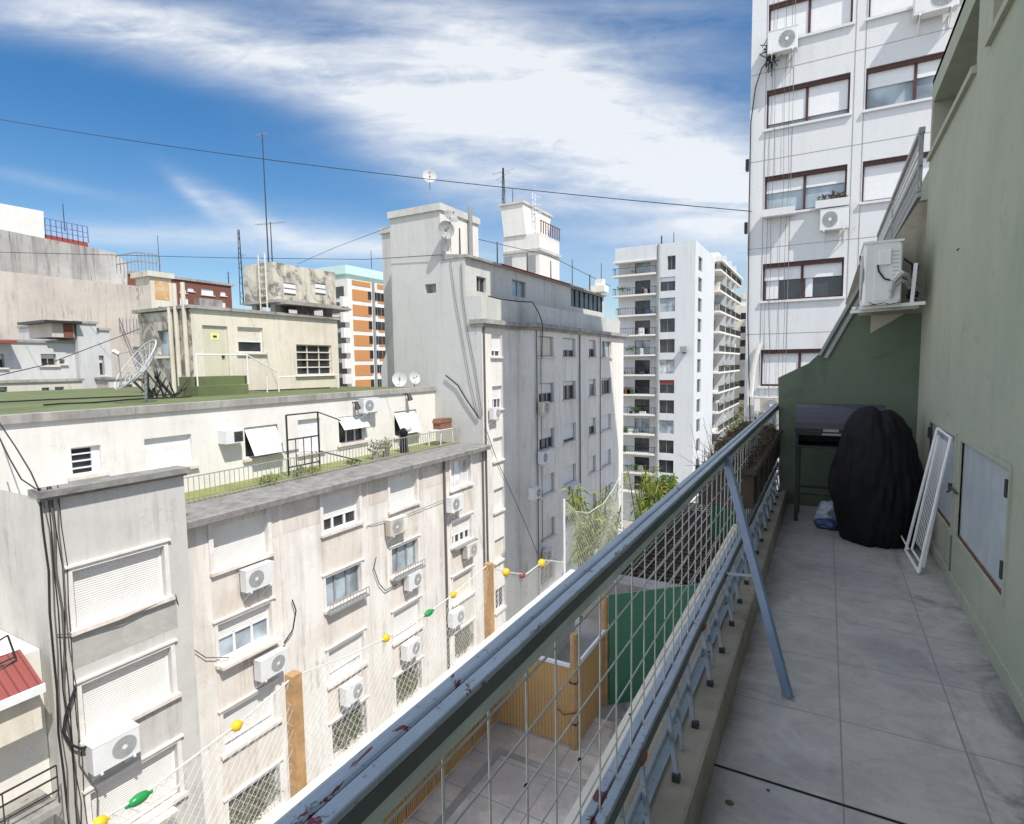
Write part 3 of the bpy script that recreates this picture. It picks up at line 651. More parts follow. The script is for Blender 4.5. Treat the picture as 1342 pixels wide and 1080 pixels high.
# bags by the grill
def crumple(o, amp, fr):
    from mathutils import noise as NZ
    c = Vector((sum(p[0] for p in o.v), sum(p[1] for p in o.v), sum(p[2] for p in o.v)))/len(o.v)
    o.v = [tuple(c+(Vector(p)-c)*(1+amp*NZ.noise(Vector(p)*fr)+amp*.5*abs(NZ.noise(Vector(p)*fr*2.7)))) for p in o.v]
    o.v = [(x, y, max(z, .004)) if c.z < .3 else (x, y, z) for x, y, z in o.v]; return o
o = MB(); o.sphere((.05, 6.22, .10), .10, .12, .10, 30, 20); crumple(o, .55, 14); o = o.build('plastic_bag', 'bag', smooth=True); o['label'] = 'white plastic bag on the floor between grill and black cover'; o['category'] = 'bag'
o = MB(); o.sphere((.04, 6.08, .04), .09, .09, .045, 30, 18); crumple(o, .55, 14); o = o.build('plastic_bag', 'bag_blue', smooth=True); o['label'] = 'blue plastic bag flattened on the floor beside the black cover'; o['category'] = 'bag'
# black cover over something round
def cover():
    m = MB(); n, k = 64, 40; cx, cy = .43, 5.86
    from mathutils import noise as NZ
    prof_ = [(0, 1.19), (.07, 1.188), (.15, 1.165), (.21, 1.11), (.255, 1.02), (.285, .88), (.305, .72), (.325, .54), (.33, .38), (.315, .22), (.29, .1), (.27, .0)]
    vs = []; n, k = 110, 70
    for j in range(k+1):
        t = j/k*(len(prof_)-1); i = min(int(t), len(prof_)-2); fr = t-i
        r = prof_[i][0]*(1-fr)+prof_[i+1][0]*fr; z = prof_[i][1]*(1-fr)+prof_[i+1][1]*fr
        for a_ in range(n):
            a = 2*math.pi*a_/n; dn = min(1, max(0, (1.2-z))*1.3)
            w = NZ.noise(Vector((math.cos(a)*1.6, math.sin(a)*1.6, z*.6+3)))
            fold = .030*dn*abs(math.sin(a*3.5+w*9+z*1.3))**.6+.030*dn*NZ.noise(Vector((math.cos(a)*7, math.sin(a)*7, z*1.6)))+.014*NZ.noise(Vector((math.cos(a)*5, math.sin(a)*5, z*8+w*3)))+.006*NZ.noise(Vector((math.cos(a)*16, math.sin(a)*16, z*14)))
            lump = .05*math.exp(-((z-.55)/.22)**2)*max(0, math.cos(a-3.3))       # sags out to the left at mid height
            rr = r+(fold-.02 if r > .05 else 0)+lump
            x = cx+rr*math.cos(a)*1.0-.07*max(0, z-.6); y = cy+rr*math.sin(a)*.95
            dip = .07*math.exp(-((x-cx-.0)/.035)**2)*(z > 1.0)*(1 if r > .0 else 1)*.5
            zz = z-dip-.13*max(0, x-(cx-.05))*(z > .75)*(z-.75)*2
            vs.append((x, y, max(.004, zz+(.010*math.sin(a*7) if j == k else 0))))
    m.add(vs, [(j*n+i, j*n+(i+1) % n, (j+1)*n+(i+1) % n, (j+1)*n+i) for j in range(k) for i in range(n)])
    o = m.build('equipment_cover', 'cloth', smooth=True); o['label'] = 'large black fabric cover draped to the floor over a rounded shape'; o['category'] = 'cover'
cover()
# clothes rack leaning on the wall
RK = thing('clothes_rack', (.70, 5.3, 0), 'folded white metal clothes rack leaning on the green wall', 'clothes rack')
A0, B0 = Vector((.62, 5.58, .015)), Vector((.645, 5.04, .015)); A1, B1 = Vector((.795, 5.60, 1.04)), Vector((.795, 5.04, 1.03))
MB().tube(A0, A1, .012, 8).tube(B0, B1, .012, 8).tube(A0, B0, .012, 8).tube(A1, B1, .010, 8).build('outer_frame', 'white_metal', RK)
d = Vector((.035, -.0, .03)); A0b, B0b = A0+d+Vector((0, -.05, 0)), B0+d+Vector((0, .05, 0)); A1b, B1b = A1+Vector((.0, -.05, -.05)), B1+Vector((.0, .05, -.05))
MB().tube(A0b, A1b, .009, 8).tube(B0b, B1b, .009, 8).tube(A0b, B0b, .009, 8).build('inner_frame', 'white_metal', RK)
m = MB()
for i in range(1, 9):
    t = i/9; m.tube(A0b.lerp(B0b, t)+Vector((.01, 0, .08)), A1b.lerp(B1b, t), .0032, 4)
m.build('wires', 'white_metal', RK)
MB().tube((.56, 5.75, .17), (.63, 5.5, .05), .006).build('loose_leg', 'white_metal', RK)

# big AC on the end wall: seen from its side; front faces the courtyard (-X)
BIG = thing('air_conditioner', (.5, 6.7, 2.05), 'white air conditioner seen side on, bracketed on the green end wall', 'air conditioner', 'air conditioners hung on outside walls')
x0, x1, y0, y1, z0, z1 = .275, .575, 6.28, 6.86, 2.10, 2.66
m = MB(); m.prism([(x0+.02, y0), (x1-.02, y0), (x1, y0+.02), (x1, y1-.02), (x1-.02, y1), (x0+.02, y1), (x0, y1-.02), (x0, y0+.02)], 'z', z0, z1); m.build('casing', 'ac_white', BIG)
box(x0-.008, x1+.008, y0-.008, y1+.008, z1, z1+.02).build('top_cover', 'ac_white', BIG)
box(x0+.09, x1-.012, y0-.006, y0, z0+.04, z1-.03).build('side_panel', 'ac_white', BIG)
box(x0+.12, x1-.09, y0-.022, y0-.006, z1-.20, z1-.06).build('valve_cover', 'white_metal', BIG)
m = MB()
for i in range(7): m.box(x1-.075, x1-.025, y0-.009, y0-.006, z1-.09-.035*i, z1-.082-.035*i)
for i in range(12): m.box(x0+.0, x0+.012, y0+.04, y0+.06, z0+.04+i*.04, z0+.055+i*.04)
m.build('vent_slots', 'ac_grille', BIG)
MB().disc((x0-.002, (y0+y1)/2-.08, (z0+z1)/2), (-1, 0, 0), .21, 24, .0, .01).build('fan_grille', 'ac_grille', BIG)
for y in (y0+.06, y1-.1): MB().beam((x0-.08, y, z0-.02), (WX-.05, y, z0-.0), .03, .03).build('bracket', 'white_metal', BIG)
MB().beam((.66, y0+.05, z0-.02), (.68, y0+.05, z0+.36), .03, .008, (0, 1, 0)).beam((x0-.06, y0+.02, z0-.015), (WX-.06, EY-.02, z0+.0), .02, .02).build('bracket', 'white_metal', BIG)
pts = [Vector((.385, y0-.02, 2.46)), Vector((.395, y0-.03, 2.40)), Vector((.44, y0-.03, 2.33)), Vector((.50, y0-.03, 2.31))]; MB().path(pts, .008, 6).build('cable', 'cable', BIG)
m = MB(); pts = [Vector((.49, y0-.04, 2.22)), Vector((.50, y0-.05, 2.30)), Vector((.56, y0-.04, 2.37)), Vector((.62, y0+.1, 2.36)), Vector((.68, y0+.25, 2.28)), Vector((.76, y0+.4, 2.24))]; m.path(pts, .026, 7)
pts = [p+Vector((.0, .02, -.06)) for p in pts]; m.path(pts, .018, 6); m.build('insulated_pipe', 'dish', BIG)
m = MB()
for k in range(5):
    q = [Vector((.60+.02*k, y0+.15, 2.52-.02*k)), Vector((.66+.015*k, y0+.12+.03*k, 2.46)), Vector((.68-.01*k, y0+.2, 2.30-.03*k)), Vector((.65+.02*k, y0+.28, 2.18)), Vector((.74, y0+.45, 2.12+.04*k))]; m.path(q, .009, 5)
m.build('cable_bundle', 'cable', BIG)
m = MB()
for k in range(26): p = Vector((.32+.2*rng.random(), y0-.02+.1*rng.random(), z0-.0)); m.tube(p, p+Vector((rng.gauss(0, .05), rng.gauss(0, .03), rng.uniform(.005, .03))), .004, 3)
m.build('nest_twigs', 'leaf_dry', BIG)
#@@PART2
# ================================================================== LOWER TERRACE (ours, one floor down)
TZ = -2.0
box(-2.87, -.6, -2.5, 5.2, TZ-.2, TZ).build('terrace_floor', 'terrace_tiles', kind='structure')
box(-2.87, -.6, 5.2, 7.6, TZ-.2, TZ+.004).build('terrace_floor', 'concrete', kind='structure')
PW = thing('parapet_wall', (-3, 2, TZ), 'white topped parapet wall round the tiled terrace below', 'wall')
box(-2.86, -2.81, -2.5, 6.7, -5, -1.14).build('wall', 'cream_wall', PW); box(-2.865, -2.80, -2.5, 6.7, -1.14, -1.10).build('coping', 'white_wall', PW)
box(-2.60, -2.53, -2.5, 4.26, TZ+.001, TZ+.005).box(-2.60, -1.50, 4.26, 4.33, TZ+.001, TZ+.0052).build('terrace_gutter', 'concrete', kind='structure')
m = MB()
for i in range(260): y = -2+i*.0255; m.tube((-2.79, y, TZ+.05), (-2.78+rng.uniform(-.01, .05), y+rng.uniform(-.02, .02), -1.24+rng.uniform(-.04, .08)), .010, 4, .004)
o = m.build('reed_screen', 'wood_y'); o['label'] = 'ragged cane screen lining the inside of the terrace parapet'; o['category'] = 'screen'
# cane fence with its corner
CF = thing('cane_fence', (-1.97, 4.65, TZ), 'golden cane fence turning a corner on the lower terrace', 'fence')
box(-2.79, -1.99, 4.66, 4.69, TZ+.02, -1.22).build('front_panel', 'wood', CF)
box(-1.985, -1.955, 4.69, 5.62, TZ+.01, -1.22).build('side_panel', 'wood_y', CF)
MB().tube((-1.965, 4.655, TZ), (-1.965, 4.655, -.88), .034, 8).build('corner_post', 'post_wood', CF)
MB().tube((-1.95, 5.45, TZ), (-1.95, 5.45, -.82), .034, 8).build('far_post', 'post_wood', CF)
MB().beam((-2.79, 4.655, -1.2), (-2.0, 4.655, -1.2), .03, .03).build('top_rail', 'white_metal', CF)
MB().beam((-1.94, 4.72, -1.19), (-1.94, 5.6, -1.19), .02, .05).build('side_top_rail', 'white_metal', CF)
m = MB()
for z in (-1.35, -1.75): m.box(-2.0, -1.93, 4.62, 4.70, z, z+.012)
m.build('lashing', 'dark_metal', CF)
MB().path([Vector((-2.15, 4.63, -1.62)), Vector((-2.05, 4.60, -1.66)), Vector((-1.9, 4.61, -1.60))], .006).build('twig', 'bark', CF)
# dark sheet panels (green)
def panel(a, b_, z0, z1, label):
    m = MB(); a = Vector((a[0], a[1], 0)); b_ = Vector((b_[0], b_[1], 0)); n = 1; d = (b_-a)
    nn = Vector((d.y, -d.x, 0)).normalized()*.02
    vs = [a+Vector((0,0,z0)), b_+Vector((0,0,z0)), b_+Vector((0,0,z1)), a+Vector((0,0,z1))]
    vs += [v+nn*-1 for v in vs]; m.add(vs, [(0,1,2,3),(7,6,5,4),(0,4,5,1),(1,5,6,2),(2,6,7,3),(3,7,4,0)])
    o = m.build('sheet_panel', 'green_sheet'); o['label'] = label; o['category'] = 'panel'; return o
panel((-1.90, 5.45), (-1.10, 6.20), TZ, -.80, 'tall green sheet panel standing beside the cane fence')
panel((-1.75, 10.5), (-1.2, 11.0), -1.7, -.9, 'small green corrugated panel far below the planter')
o = box(-3.0, -.62, 7.3, 7.62, TZ, -1.42); o = o.build('low_wall', 'concrete'); o['label'] = 'grey concrete ledge behind the green sheet panel'; o['category'] = 'wall'
m = MB()
for i in range(5): m.box(-1.72, -1.35, 4.95+i*.16, 5.06+i*.16, TZ+.006, TZ+.03+.015*(i % 2))
o = m.sphere((-1.5, 5.3, TZ+.03), .16, .34, .05).build('crumpled_tarpaulin', 'concrete'); o['label'] = 'crumpled grey tarpaulin on the terrace beside the cane fence'; o['category'] = 'tarpaulin'
# shaded lattice roof further on
LR = thing('lattice_roof', (-1.9, 10.5, -3), 'dark lattice roof under netting beyond the green panel', 'roof')
box(-3.0, -.62, 7.64, 13, -4, -1.75).build('roof_slab', 'black', LR)
m = MB()
for i in range(34): y = 7.75+i*.16; m.beam((-2.98, y, -1.62), (-.64, y+.05, -1.60), .03, .03)
m.build('slats', 'bark', LR)
m = MB()
for i in range(16): x = -2.95+i*.15; m.beam((x, 7.7, -1.58), (x, 12.9, -1.58), .02, .02)
m.build('cross_slats', 'grey_metal', LR)
m = MB()
leaves(m, (-1.8, 10, -1.66), 1.1, 2.6, .05, 2600, .10, 0, 2.0); m.build('dead_leaves', 'leaf_dry', LR)
# net fence posts, rope, floats, netting
def post(y, zt, w, mat, label, round_=False):
    m = MB()
    if round_: m.tube((-3.0, y, -1.7), (-3.0, y, zt), w/2, 10)
    else: m.box(-3.0-w/2, -3.0+w/2, y-w/2, y+w/2, -1.7, zt)
    o = m.build('net_post', mat); o['label'] = label; o['category'] = 'post'; o['group'] = 'posts holding the safety net'; return o
post(2.40, -.40, .075, 'post_wood', 'nearest square pine post holding the net above the parapet')
post(4.86, -.45, .075, 'post_wood', 'second square pine post, in front of the lit corner of the grey facade')
post(6.80, -.20, .03, 'white_metal', 'thin white metal net post just left of the leafy bamboo', True)
post(9.25, -.24, .035, 'white_metal', 'farthest white metal net post, among the shrubs', True)
P_ = [(-.6, -.15), (1.25, -.55), (1.43, -.57), (1.99, -.50), (2.40, -.42), (3.29, -.545), (3.85, -.565), (4.22, -.54), (4.86, -.46), (5.22, -.60), (5.6, -.70), (6.1, -.62), (6.80, -.2), (7.4, -.48), (8.1, -.55), (8.7, -.45), (9.25, -.25)]
PY = dict(P_)
rope = [(-.6, -.15), (.4, -.50), (1.25, -.561), (1.43, -.575), (1.99, -.51), (2.40, -.424), (2.9, -.51), (3.29, -.554), (3.85, -.570), (4.22, -.544), (4.81, -.464), (5.218, -.665), (5.698, -.85), (6.2, -.84), (6.78, -1.05), (6.80, -.22), (7.2, -.46), (7.7, -.6), (8.3, -.6), (8.8, -.47), (9.24, -.25)]
def rz(y):
    for (a, za), (b, zb) in zip(rope, rope[1:]):
        if a <= y <= b: return za+(zb-za)*(y-a)/(b-a)
    return -1
o = MB(); o.path([Vector((-3.0, y, z)) for y, z in rope], .006, 5); o = o.build('net_rope', 'net'); o['label'] = 'pale rope strung along the tops of the net posts'; o['category'] = 'rope'
def netting(y0, y1, mat, label, cell=.055, name='safety_net', bottom=-1.35, r=.0011, dy=.9):
    m = MB(); n = int((y1-y0)/cell)
    r2 = random.Random(int(y0*100))
    for k in range(-int(dy/cell), n+1):      # slanting cords both ways, hanging from the rope
        for sg in (1, -1):
            ya = y0+k*cell if sg == 1 else y0+(k+int(dy/cell))*cell
            pts = []
            for i in range(7):
                t = i/6; y = ya+sg*dy*t*.8
                if not (y0 <= y <= y1): continue
                zt = rz(y); z = zt+(bottom-zt)*t; pts.append(Vector((-3.0+.03*math.sin(y*3+t*4), y, z)))
            if len(pts) > 1: m.path(pts, r, 3)
    o = m.build(name, mat); o['label'] = label; o['category'] = 'net'; return o
netting(.2, 2.4, 'net', 'white net between the frame edge and the nearest pine post')
netting(2.4, 4.86, 'net', 'white net between the two pine posts', .06)
netting(4.86, 6.8, 'net', 'white net between the second pine post and the thin white post', .055, r=.0014)
netting(6.8, 9.25, 'net', 'white net in front of the bamboo, between the two white posts', .06, r=.0012)
def float_(y, z, mat, rx, ry, col, where):
    o = MB().sphere((0, 0, 0), .9*rx, ry, rx, 14, 10); o.v = [(-3.0+p[0], y+p[1], z+p[2]) for p in o.v]
    o.tube((-3.0, y-ry*1.15, z), (-3.0, y-ry*.9, z), .012, 8).tube((-3.0, y+ry*.9, z), (-3.0, y+ry*1.15, z), .012, 8)
    o = o.build('float', mat, smooth=True); o['label'] = f'{col} plastic float on the rope, {where}'; o['category'] = 'float'; o['group'] = 'coloured floats threaded on the net rope'
float_(1.254, -.575, 'yellow', .032, .036, 'yellow', 'the lowest one at the bottom left')
float_(1.434, -.580, 'green_pl', .028, .055, 'long green', 'over the lowest shutter of the grey section')
float_(1.986, -.515, 'yellow', .032, .032, 'yellow', 'left of the nearest pine post')
float_(3.292, -.556, 'yellow', .032, .034, 'yellow', 'midway between the two pine posts')
float_(3.846, -.572, 'green_pl', .028, .058, 'green', 'between two yellow ones left of the second pine post')
float_(4.221, -.546, 'yellow', .032, .034, 'yellow', 'closest on the left to the second pine post')
float_(5.218, -.665, 'yellow', .045, .05, 'yellow', 'just right of the second pine post')
float_(5.60, -.83, 'maroon', .035, .045, 'maroon', 'between two yellow ones right of the second post')
float_(6.10, -.845, 'yellow', .05, .055, 'yellow', 'the farthest one, touching the railing in view')

# plants behind the net
def stem_plant(name, base, h, n, spread, mat, label, cat, lean=(0, 0), nl=60, sz=.3):
    r = thing(name, base, label, cat, 'plants behind the safety net'); m = MB(); lf = MB(); b = Vector(base)
    for i in range(n):
        p = b+Vector((rng.uniform(-1, 1)*spread*.4, rng.uniform(-1, 1)*spread*.4, 0)); q = p+Vector((rng.gauss(0, spread*.5)+lean[0], rng.gauss(0, spread*.6)+lean[1], h*rng.uniform(.7, 1.05)))
        mid = p.lerp(q, .55)+Vector((0, 0, h*.08)); m.path([p, mid, q], .012, 5)
        for j in range(nl):
            t = rng.uniform(.15, 1); o = (p.lerp(mid, t/.55) if t < .55 else mid.lerp(q, (t-.55)/.45)); a = Vector((rng.gauss(0, .7), rng.gauss(0, .9), rng.gauss(-.25, .6))).normalized()
            s = sz*rng.uniform(.6, 1.3); w = a.cross(Vector((rng.gauss(0, 1), rng.gauss(0, 1), rng.gauss(0, 1)))).normalized()*s*.06
            e = o+a*s+Vector((0, 0, -s*.25)); mm = o+a*s*.5+Vector((0, 0, .02)); lf.add([o, mm+w, e, mm-w], [(0, 1, 2, 3)])
    m.build('stems', 'leaf', r); lf.build('foliage', mat, r); return r
q1 = P(782, 690, X=-3.7); q2 = P(858, 650, X=-3.5)
stem_plant('bamboo', (-3.7, q1.y-.15, -3.4), 2.75, 26, .42, 'leaf_y', 'feathery yellow green bamboo behind the net, right of the grey facade', 'plant', nl=75, sz=.26)
stem_plant('bamboo', (-3.5, q2.y-.5, -3.4), 2.5, 18, .40, 'leaf_y', 'short yellow green bamboo beside the leafy shrub', 'plant', nl=70, sz=.22)
qs = P(868, 652, X=-3.6); sy, sz_ = qs.y, qs.z
SHB = thing('shrub', (-3.6, sy, -3.4), 'round leafy green shrub rising before the far white tower', 'shrub', 'plants behind the safety net')
m = MB()
for k in range(16):
    a = Vector((-3.6, sy, -3.4)); b_ = a+Vector((rng.gauss(0, .28), rng.gauss(0, .4), 3.4+sz_+rng.uniform(-.5, .5))); mid = a.lerp(b_, .6)+Vector((rng.gauss(0, .08), rng.gauss(0, .08), 0)); m.path([a, mid, b_], .016, 5)
    for j in range(5): c = mid.lerp(b_, rng.random()); m.tube(c, c+Vector((rng.gauss(0, .15), rng.gauss(0, .2), rng.uniform(0, .3))), .006, 3)
m.build('branches', 'bark', SHB)
m = MB()
for c in ((0, 0, 0, .40), (.15, -.8, -.5, .45), (.1, -1.1, -.8, .5), (.15, -.5, -.3, .36), (-.2, .35, .1, .32), (.1, .6, -.25, .35), (-.2, -.4, -.4, .4), (.1, .25, .38, .22), (.3, .9, -.1, .24), (0, -.1, -.7, .5), (-.1, .7, -.7, .5)):
    for sz2, nn in ((.05, 300), (.09, 200), (.13, 60)): leaves(m, (-3.6+c[0], sy+c[1], sz_+c[2]), c[3], c[3]*1.2, c[3]*.8, nn, sz2, .2, 2.0, .15)
m.build('foliage', 'leaf', SHB)
m = MB()
for c in ((0, -.1, .2, .35), (.25, .2, .1, .35), (-.15, .6, .1, .3), (.2, -.5, -.1, .3)): leaves(m, (-3.6+c[0], sy+c[1], sz_+c[2]), c[3], c[3]*1.2, c[3]*.8, 320, .075, .2, 2.2, .5)
m.build('young_leaves', 'leaf_y', SHB)

# ================================================================== LEFT BLOCK
XW, XS = -14.95, -14.45
LB = thing('apartment_block', (-17, 15, -22), 'stained cream apartment block with white shutters across the courtyard', 'building')
FW = Face('X', XW); FS = Face('X', XS)
Y_S0, Y_S1 = P(52, 700, X=XS).y, P(241.5, 640, X=XS).y
YE = 23.95
row = [EYE-.301*XW*-1+0, 0, 0, 0]
def zk(k, X): return EYE+k*-X
rows = [(zk(-.385+.002, XW), zk(-.300, XW)), (zk(-.563, XW), zk(-.487, XW)), (zk(-.745, XW), zk(-.664, XW)), (zk(-.935, XW), zk(-.845, XW))]
cols = [(P(277.5, 700, X=XW).y, P(349.5, 690, X=XW).y), (P(423, 690, X=XW).y, P(470, 670, X=XW).y), (P(510.5, 660, X=XW).y, P(545.5, 650, X=XW).y), (P(590, 620, X=XW).y, P(616, 610, X=XW).y)]
holes = [(c[0], c[1], r[0], r[1]) for c in cols for r in rows]
m = MB(); FW.wall(m, Y_S1-.1, YE-.003, -22, zk(-.268, XW), holes, .30); m.build('wall', 'cream_wall', LB)
box(-26, XW-.45, Y_S1-.1, YE-.003, -22, -2.75).build('inner_wall', 'cream_wall', LB)
# cornice slab = terrace of the set-back floor
SL = MB(); SL.prism([(-14.52, -2.60), (-14.50, -2.42), (-14.56, -2.38), (-18.0, -2.38), (-18.0, -2.70), (-14.95, -2.70), (-14.62, -2.64)], 'y', Y_S1+.0, YE-.004); SL.build('cornice', 'coping', LB)
box(-17.9, -16.42, Y_S1+.02, YE-.01, -2.379, -2.36).build('terrace_covering', 'turf', LB)
# thin downpipe by the grey section and by the corner
for y in (P(586, 760, X=XW+.1).y,): MB().tube((XW+.09, y, -22), (XW+.09, y, -2.7), .05, 8).build('downpipe', 'cable_grey', LB)
MB().tube((XW+.1, YE-.25, -22), (XW+.1, YE-.25, -2.7), .04, 8).build('downpipe', 'cable_grey', LB)
W = window
kinds = [
 [('closed', {}), ('half', dict(f=.42, n=3, pane='glass_blue', bar=.07)), ('half', dict(f=.82, n=1, pane='glass_pale')), ('plants', {})],
 [('half', dict(f=.62, n=3, bar=.09)), ('glass', dict(n=3, pane='glass_blue', bar=.08, fr='grey_metal')), ('half', dict(f=.72, n=1, pane='glass_pale')), ('plants', {})],
 [('closed', {}), ('glass', dict(n=3, pane='glass_blue', bar=.08, fr='grey_metal')), ('half', dict(f=.85, n=1, pane='glass_pale')), ('plants', {})],
 [('glass', dict(n=3, pane='glass_pale', bar=.05)), ('half', dict(f=.60, n=4, bar=.12)), ('closed', dict(shut='shutter_cream')), ('plants', {})]]
for ci, c in enumerate(cols):
    for ri, r in enumerate(rows):
        k, kw = kinds[ci][ri]; kw = dict(kw); kw.setdefault('shut', 'shutter'); W(LB, FW, c[0], c[1], r[0], r[1], k, rec=.16, trim=not (ri == 0), **kw)
        if ri == 0:
            FW.bx(MB(), c[0]-.13, c[0], r[0], -2.72, 0, .06).build('trim', 'trim', LB); FW.bx(MB(), c[1], c[1]+.13, r[0], -2.72, 0, .06).build('trim', 'trim', LB)
        if ri == 1:
            tb = MB(); FW.bx(tb, c[0]-.1, c[1]+.1, r[0]-.10, r[0]-.02, .13, .32); tb.build('window_ledge', 'sillm' if ci == 0 else 'grey_metal', LB)
            if ci in (1, 2):
                g = MB(); FW.bx(g, c[0]-.1, c[1]+.1, r[0]+.22, r[0]+.25, .28, .30)
                for i in range(13): u = c[0]-.1+i*(c[1]-c[0]+.2)/12; FW.bx(g, u-.008, u+.008, r[0]-.02, r[0]+.22, .285, .30)
                g.build('window_rail', 'grey_metal', LB)
# faint vertical panels between windows (shallow pilaster edges)
for c in cols[:3]:
    FW.bx(MB(), c[1]+.42, c[1]+.55, -22, -2.72, 0, .03).build('pilaster_edge', 'cream_wall', LB)
for ci, c in enumerate(cols):
    zz = [-2.73]+[v for r in rows for v in (r[1]+.16, r[0]-.10)]
    for k in range(1, len(rows)):
        m = MB(); FW.bx(m, c[0]-.11, c[1]+.11, rows[k][1]+.155, rows[k-1][0]-.095, 0, .012); m.build('spandrel', 'spandrel', LB)
    m = MB(); FW.bx(m, c[0]-.11, c[1]+.11, rows[-1][0]-3, rows[-1][0]-.095, 0, .012); m.build('spandrel', 'spandrel', LB)
for a_, b_ in zip(cols[:3], cols[1:]): m = MB(); FW.bx(m, a_[1]+.14, b_[0]-.14, rows[0][0]+.45, -2.72, 0, .008); m.build('spandrel', 'spandrel', LB)
# grey front section
GS = thing('apartment_block', (-15.5, (Y_S0+Y_S1)/2, -22), 'grey rendered block section with three stacked wide shutters and cables', 'building')
srows = [(zk(-.398, XS), zk(-.306, XS)), (zk(-.577, XS), zk(-.488, XS)), (zk(-.765, XS), zk(-.667, XS))]
sc_ = (P(94.5, 760, X=XS).y, P(214.5, 720, X=XS).y)
ZT = zk(-.184, XS)
m = MB(); FS.wall(m, Y_S0, Y_S1, -22, ZT, [(sc_[0], sc_[1], r[0], r[1]) for r in srows], .3); m.build('wall', 'mid_wall', GS)
m = MB(); m.box(-26, XS-.44, Y_S0+.01, Y_S1-.005, -22, ZT-1.1).box(XS-.301, XS-.2, Y_S0+.005, Y_S1-.006, ZT-1.1, ZT); m.quad((XS, Y_S0, -22), (-26, Y_S0, -22), (-26, Y_S0, ZT), (XS, Y_S0, ZT)); m.quad((XS, Y_S1, -22), (XS-.6, Y_S1, -22), (XS-.6, Y_S1, ZT), (XS, Y_S1, ZT)); m.build('side_wall', 'grey_wall', GS)
m = MB(); m.box(XS-.34, XS+.24, Y_S0-.02, Y_S1+.05, ZT, ZT+.14).box(XS, XS+.12, Y_S0, Y_S1+.02, ZT-.08, ZT-.001); m.build('coping', 'coping', GS)
for r in srows: W(GS, FS, sc_[0], sc_[1], r[0], r[1], 'closed', rec=.17)
FS.bx(MB(), sc_[0]+.1, sc_[1]-.05, srows[2][0]+.3, srows[2][0]+.34, .1, .13).build('window_rail', 'sillm', GS)
FS.bx(MB(), sc_[0]-.1, sc_[1]+.22, srows[1][1]+.42, srows[0][0]-.18, .0, .006).build('render_patch', stucco('repair_patch', (.40, .395, .37), (.56, .55, .52), .9, .1, 1.5), GS)
# small box and chimney on its roof
# bundle of cables down the corner
def cable(name, pts, r, mat, label, cat='cable', group=None, seg=12, sag=0.):
    a = [Vector(p) for p in pts]; out = []
    if len(a) == 2 and sag:
        for i in range(seg+1): t = i/seg; out.append(a[0].lerp(a[1], t)+Vector((0, 0, -4*sag*t*(1-t))))
    else: out = a
    o = MB(); o.path(out, r, 5); o = o.build(name, mat); o['label'] = label; o['category'] = cat
    if group: o['group'] = group
    return o
rr = random.Random(11)
for i in range(7):
    y = Y_S0+.04+.06*i; pts = []; z = ZT+.2
    while z > -13.5: pts.append((XS+.05+.02*(i % 3), y+rr.uniform(-.05, .05)+(.25 if i == 5 else 0)*(z < -8), z)); z -= .9
    lab = ['outermost black cable', 'second black cable from the corner', 'third grey cable from the corner', 'thick middle black cable', 'fifth cable from the corner', 'looser cable swinging clear of the bundle', 'innermost thin grey cable'][i]
    cable('cable', pts, [.022, .013, .011, .026, .011, .013, .010][i], 'cable' if i % 2 == 0 else 'cable_grey', lab+' of the bundle running down the grey section', group='cables down the block corner')
cable('cable', [P(99, 901, X=XS+.1), P(86, 938, X=XS+.12), P(83, 960, X=XS+.12), P(92, 976, X=XS+.14), P(105, 981, X=XS+.16), P(119, 978, X=XS+.18)], .03, 'cable', 'thick black cable looping into the air conditioner of the grey section')
cable('cable', [P(75, 832, X=XS+.05), P(110, 830, X=XS+.1), P(160, 812, X=XS+.15), P(230, 780, X=XS+.1), P(240, 815, X=XW+.3), P(252, 850, X=XW+.1), P(270, 862, X=XW+.1), P(300, 862, X=XW+.1)], .014, 'cable_grey', 'thin grey cable sagging from the grey section to the first column of windows')
cable('cable', [P(383, 786, X=XW+.1), P(388, 800, X=XW+.15), P(384, 825, X=XW+.15), P(372, 843, X=XW+.15)], .022, 'cable', 'black hose curving from the wall to the air conditioner beneath')
cable('cable', [P(493, 730, X=XW+.1), P(490, 745, X=XW+.1), P(497, 765, X=XW+.1), P(505, 774, X=XW+.1), P(520, 766, X=XW+.1)], .02, 'cable_grey', 'grey hose hanging between the second and third window columns')
cable('cable', [P(480, 690, X=XW+.05), P(530, 676, X=XW+.1), P(587, 653, X=XW+.1)], .012, 'cable_grey', 'thin cable crossing the upper facade toward the corner downpipe')

# awning house below left
AH = thing('neighbour_house', (-15, 4.5, -22), 'small white neighbour house with red tiled awning and balcony', 'building')
za = P(30, 925, X=-14.3).z; yb = P(47, 900, X=-14.3).y
box(-20, -14.9, -4, Y_S0-.01, -22, P(20, 862, X=-14.9).z).build('wall', 'white_wall', AH)
zt = P(40, 870, X=-14.3).z; zb = P(40, 905, X=-13.9).z
m = MB(); m.prism([(-14.9, zt+.15), (-13.95, zb+.02), (-13.95, zb-.08), (-14.9, zt)], 'y', -2, yb); m.build('awning', 'red_tile', AH)
box(-13.97, -13.90, -2, yb+.02, zb-.16, zb+.02).build('gutter', 'white_metal', AH)
z1 = P(30, 955, X=-14.3).z
MB().beam((-14.6, -2, z1+.35), (-14.6, yb, z1+.35), .9, .9).build('awning_box', 'yellow_wall', AH)
z2 = P(30, 1040, X=-14.0).z
box(-14.9, -13.9, -2, yb+.1, z2-.75, z2-.6).build('balcony_slab', 'concrete', AH)
m = MB(); 
for z in (z2+.25, z2, z2-.3): m.beam((-13.95, -2, z), (-13.95, yb+.1, z), .03, .03)
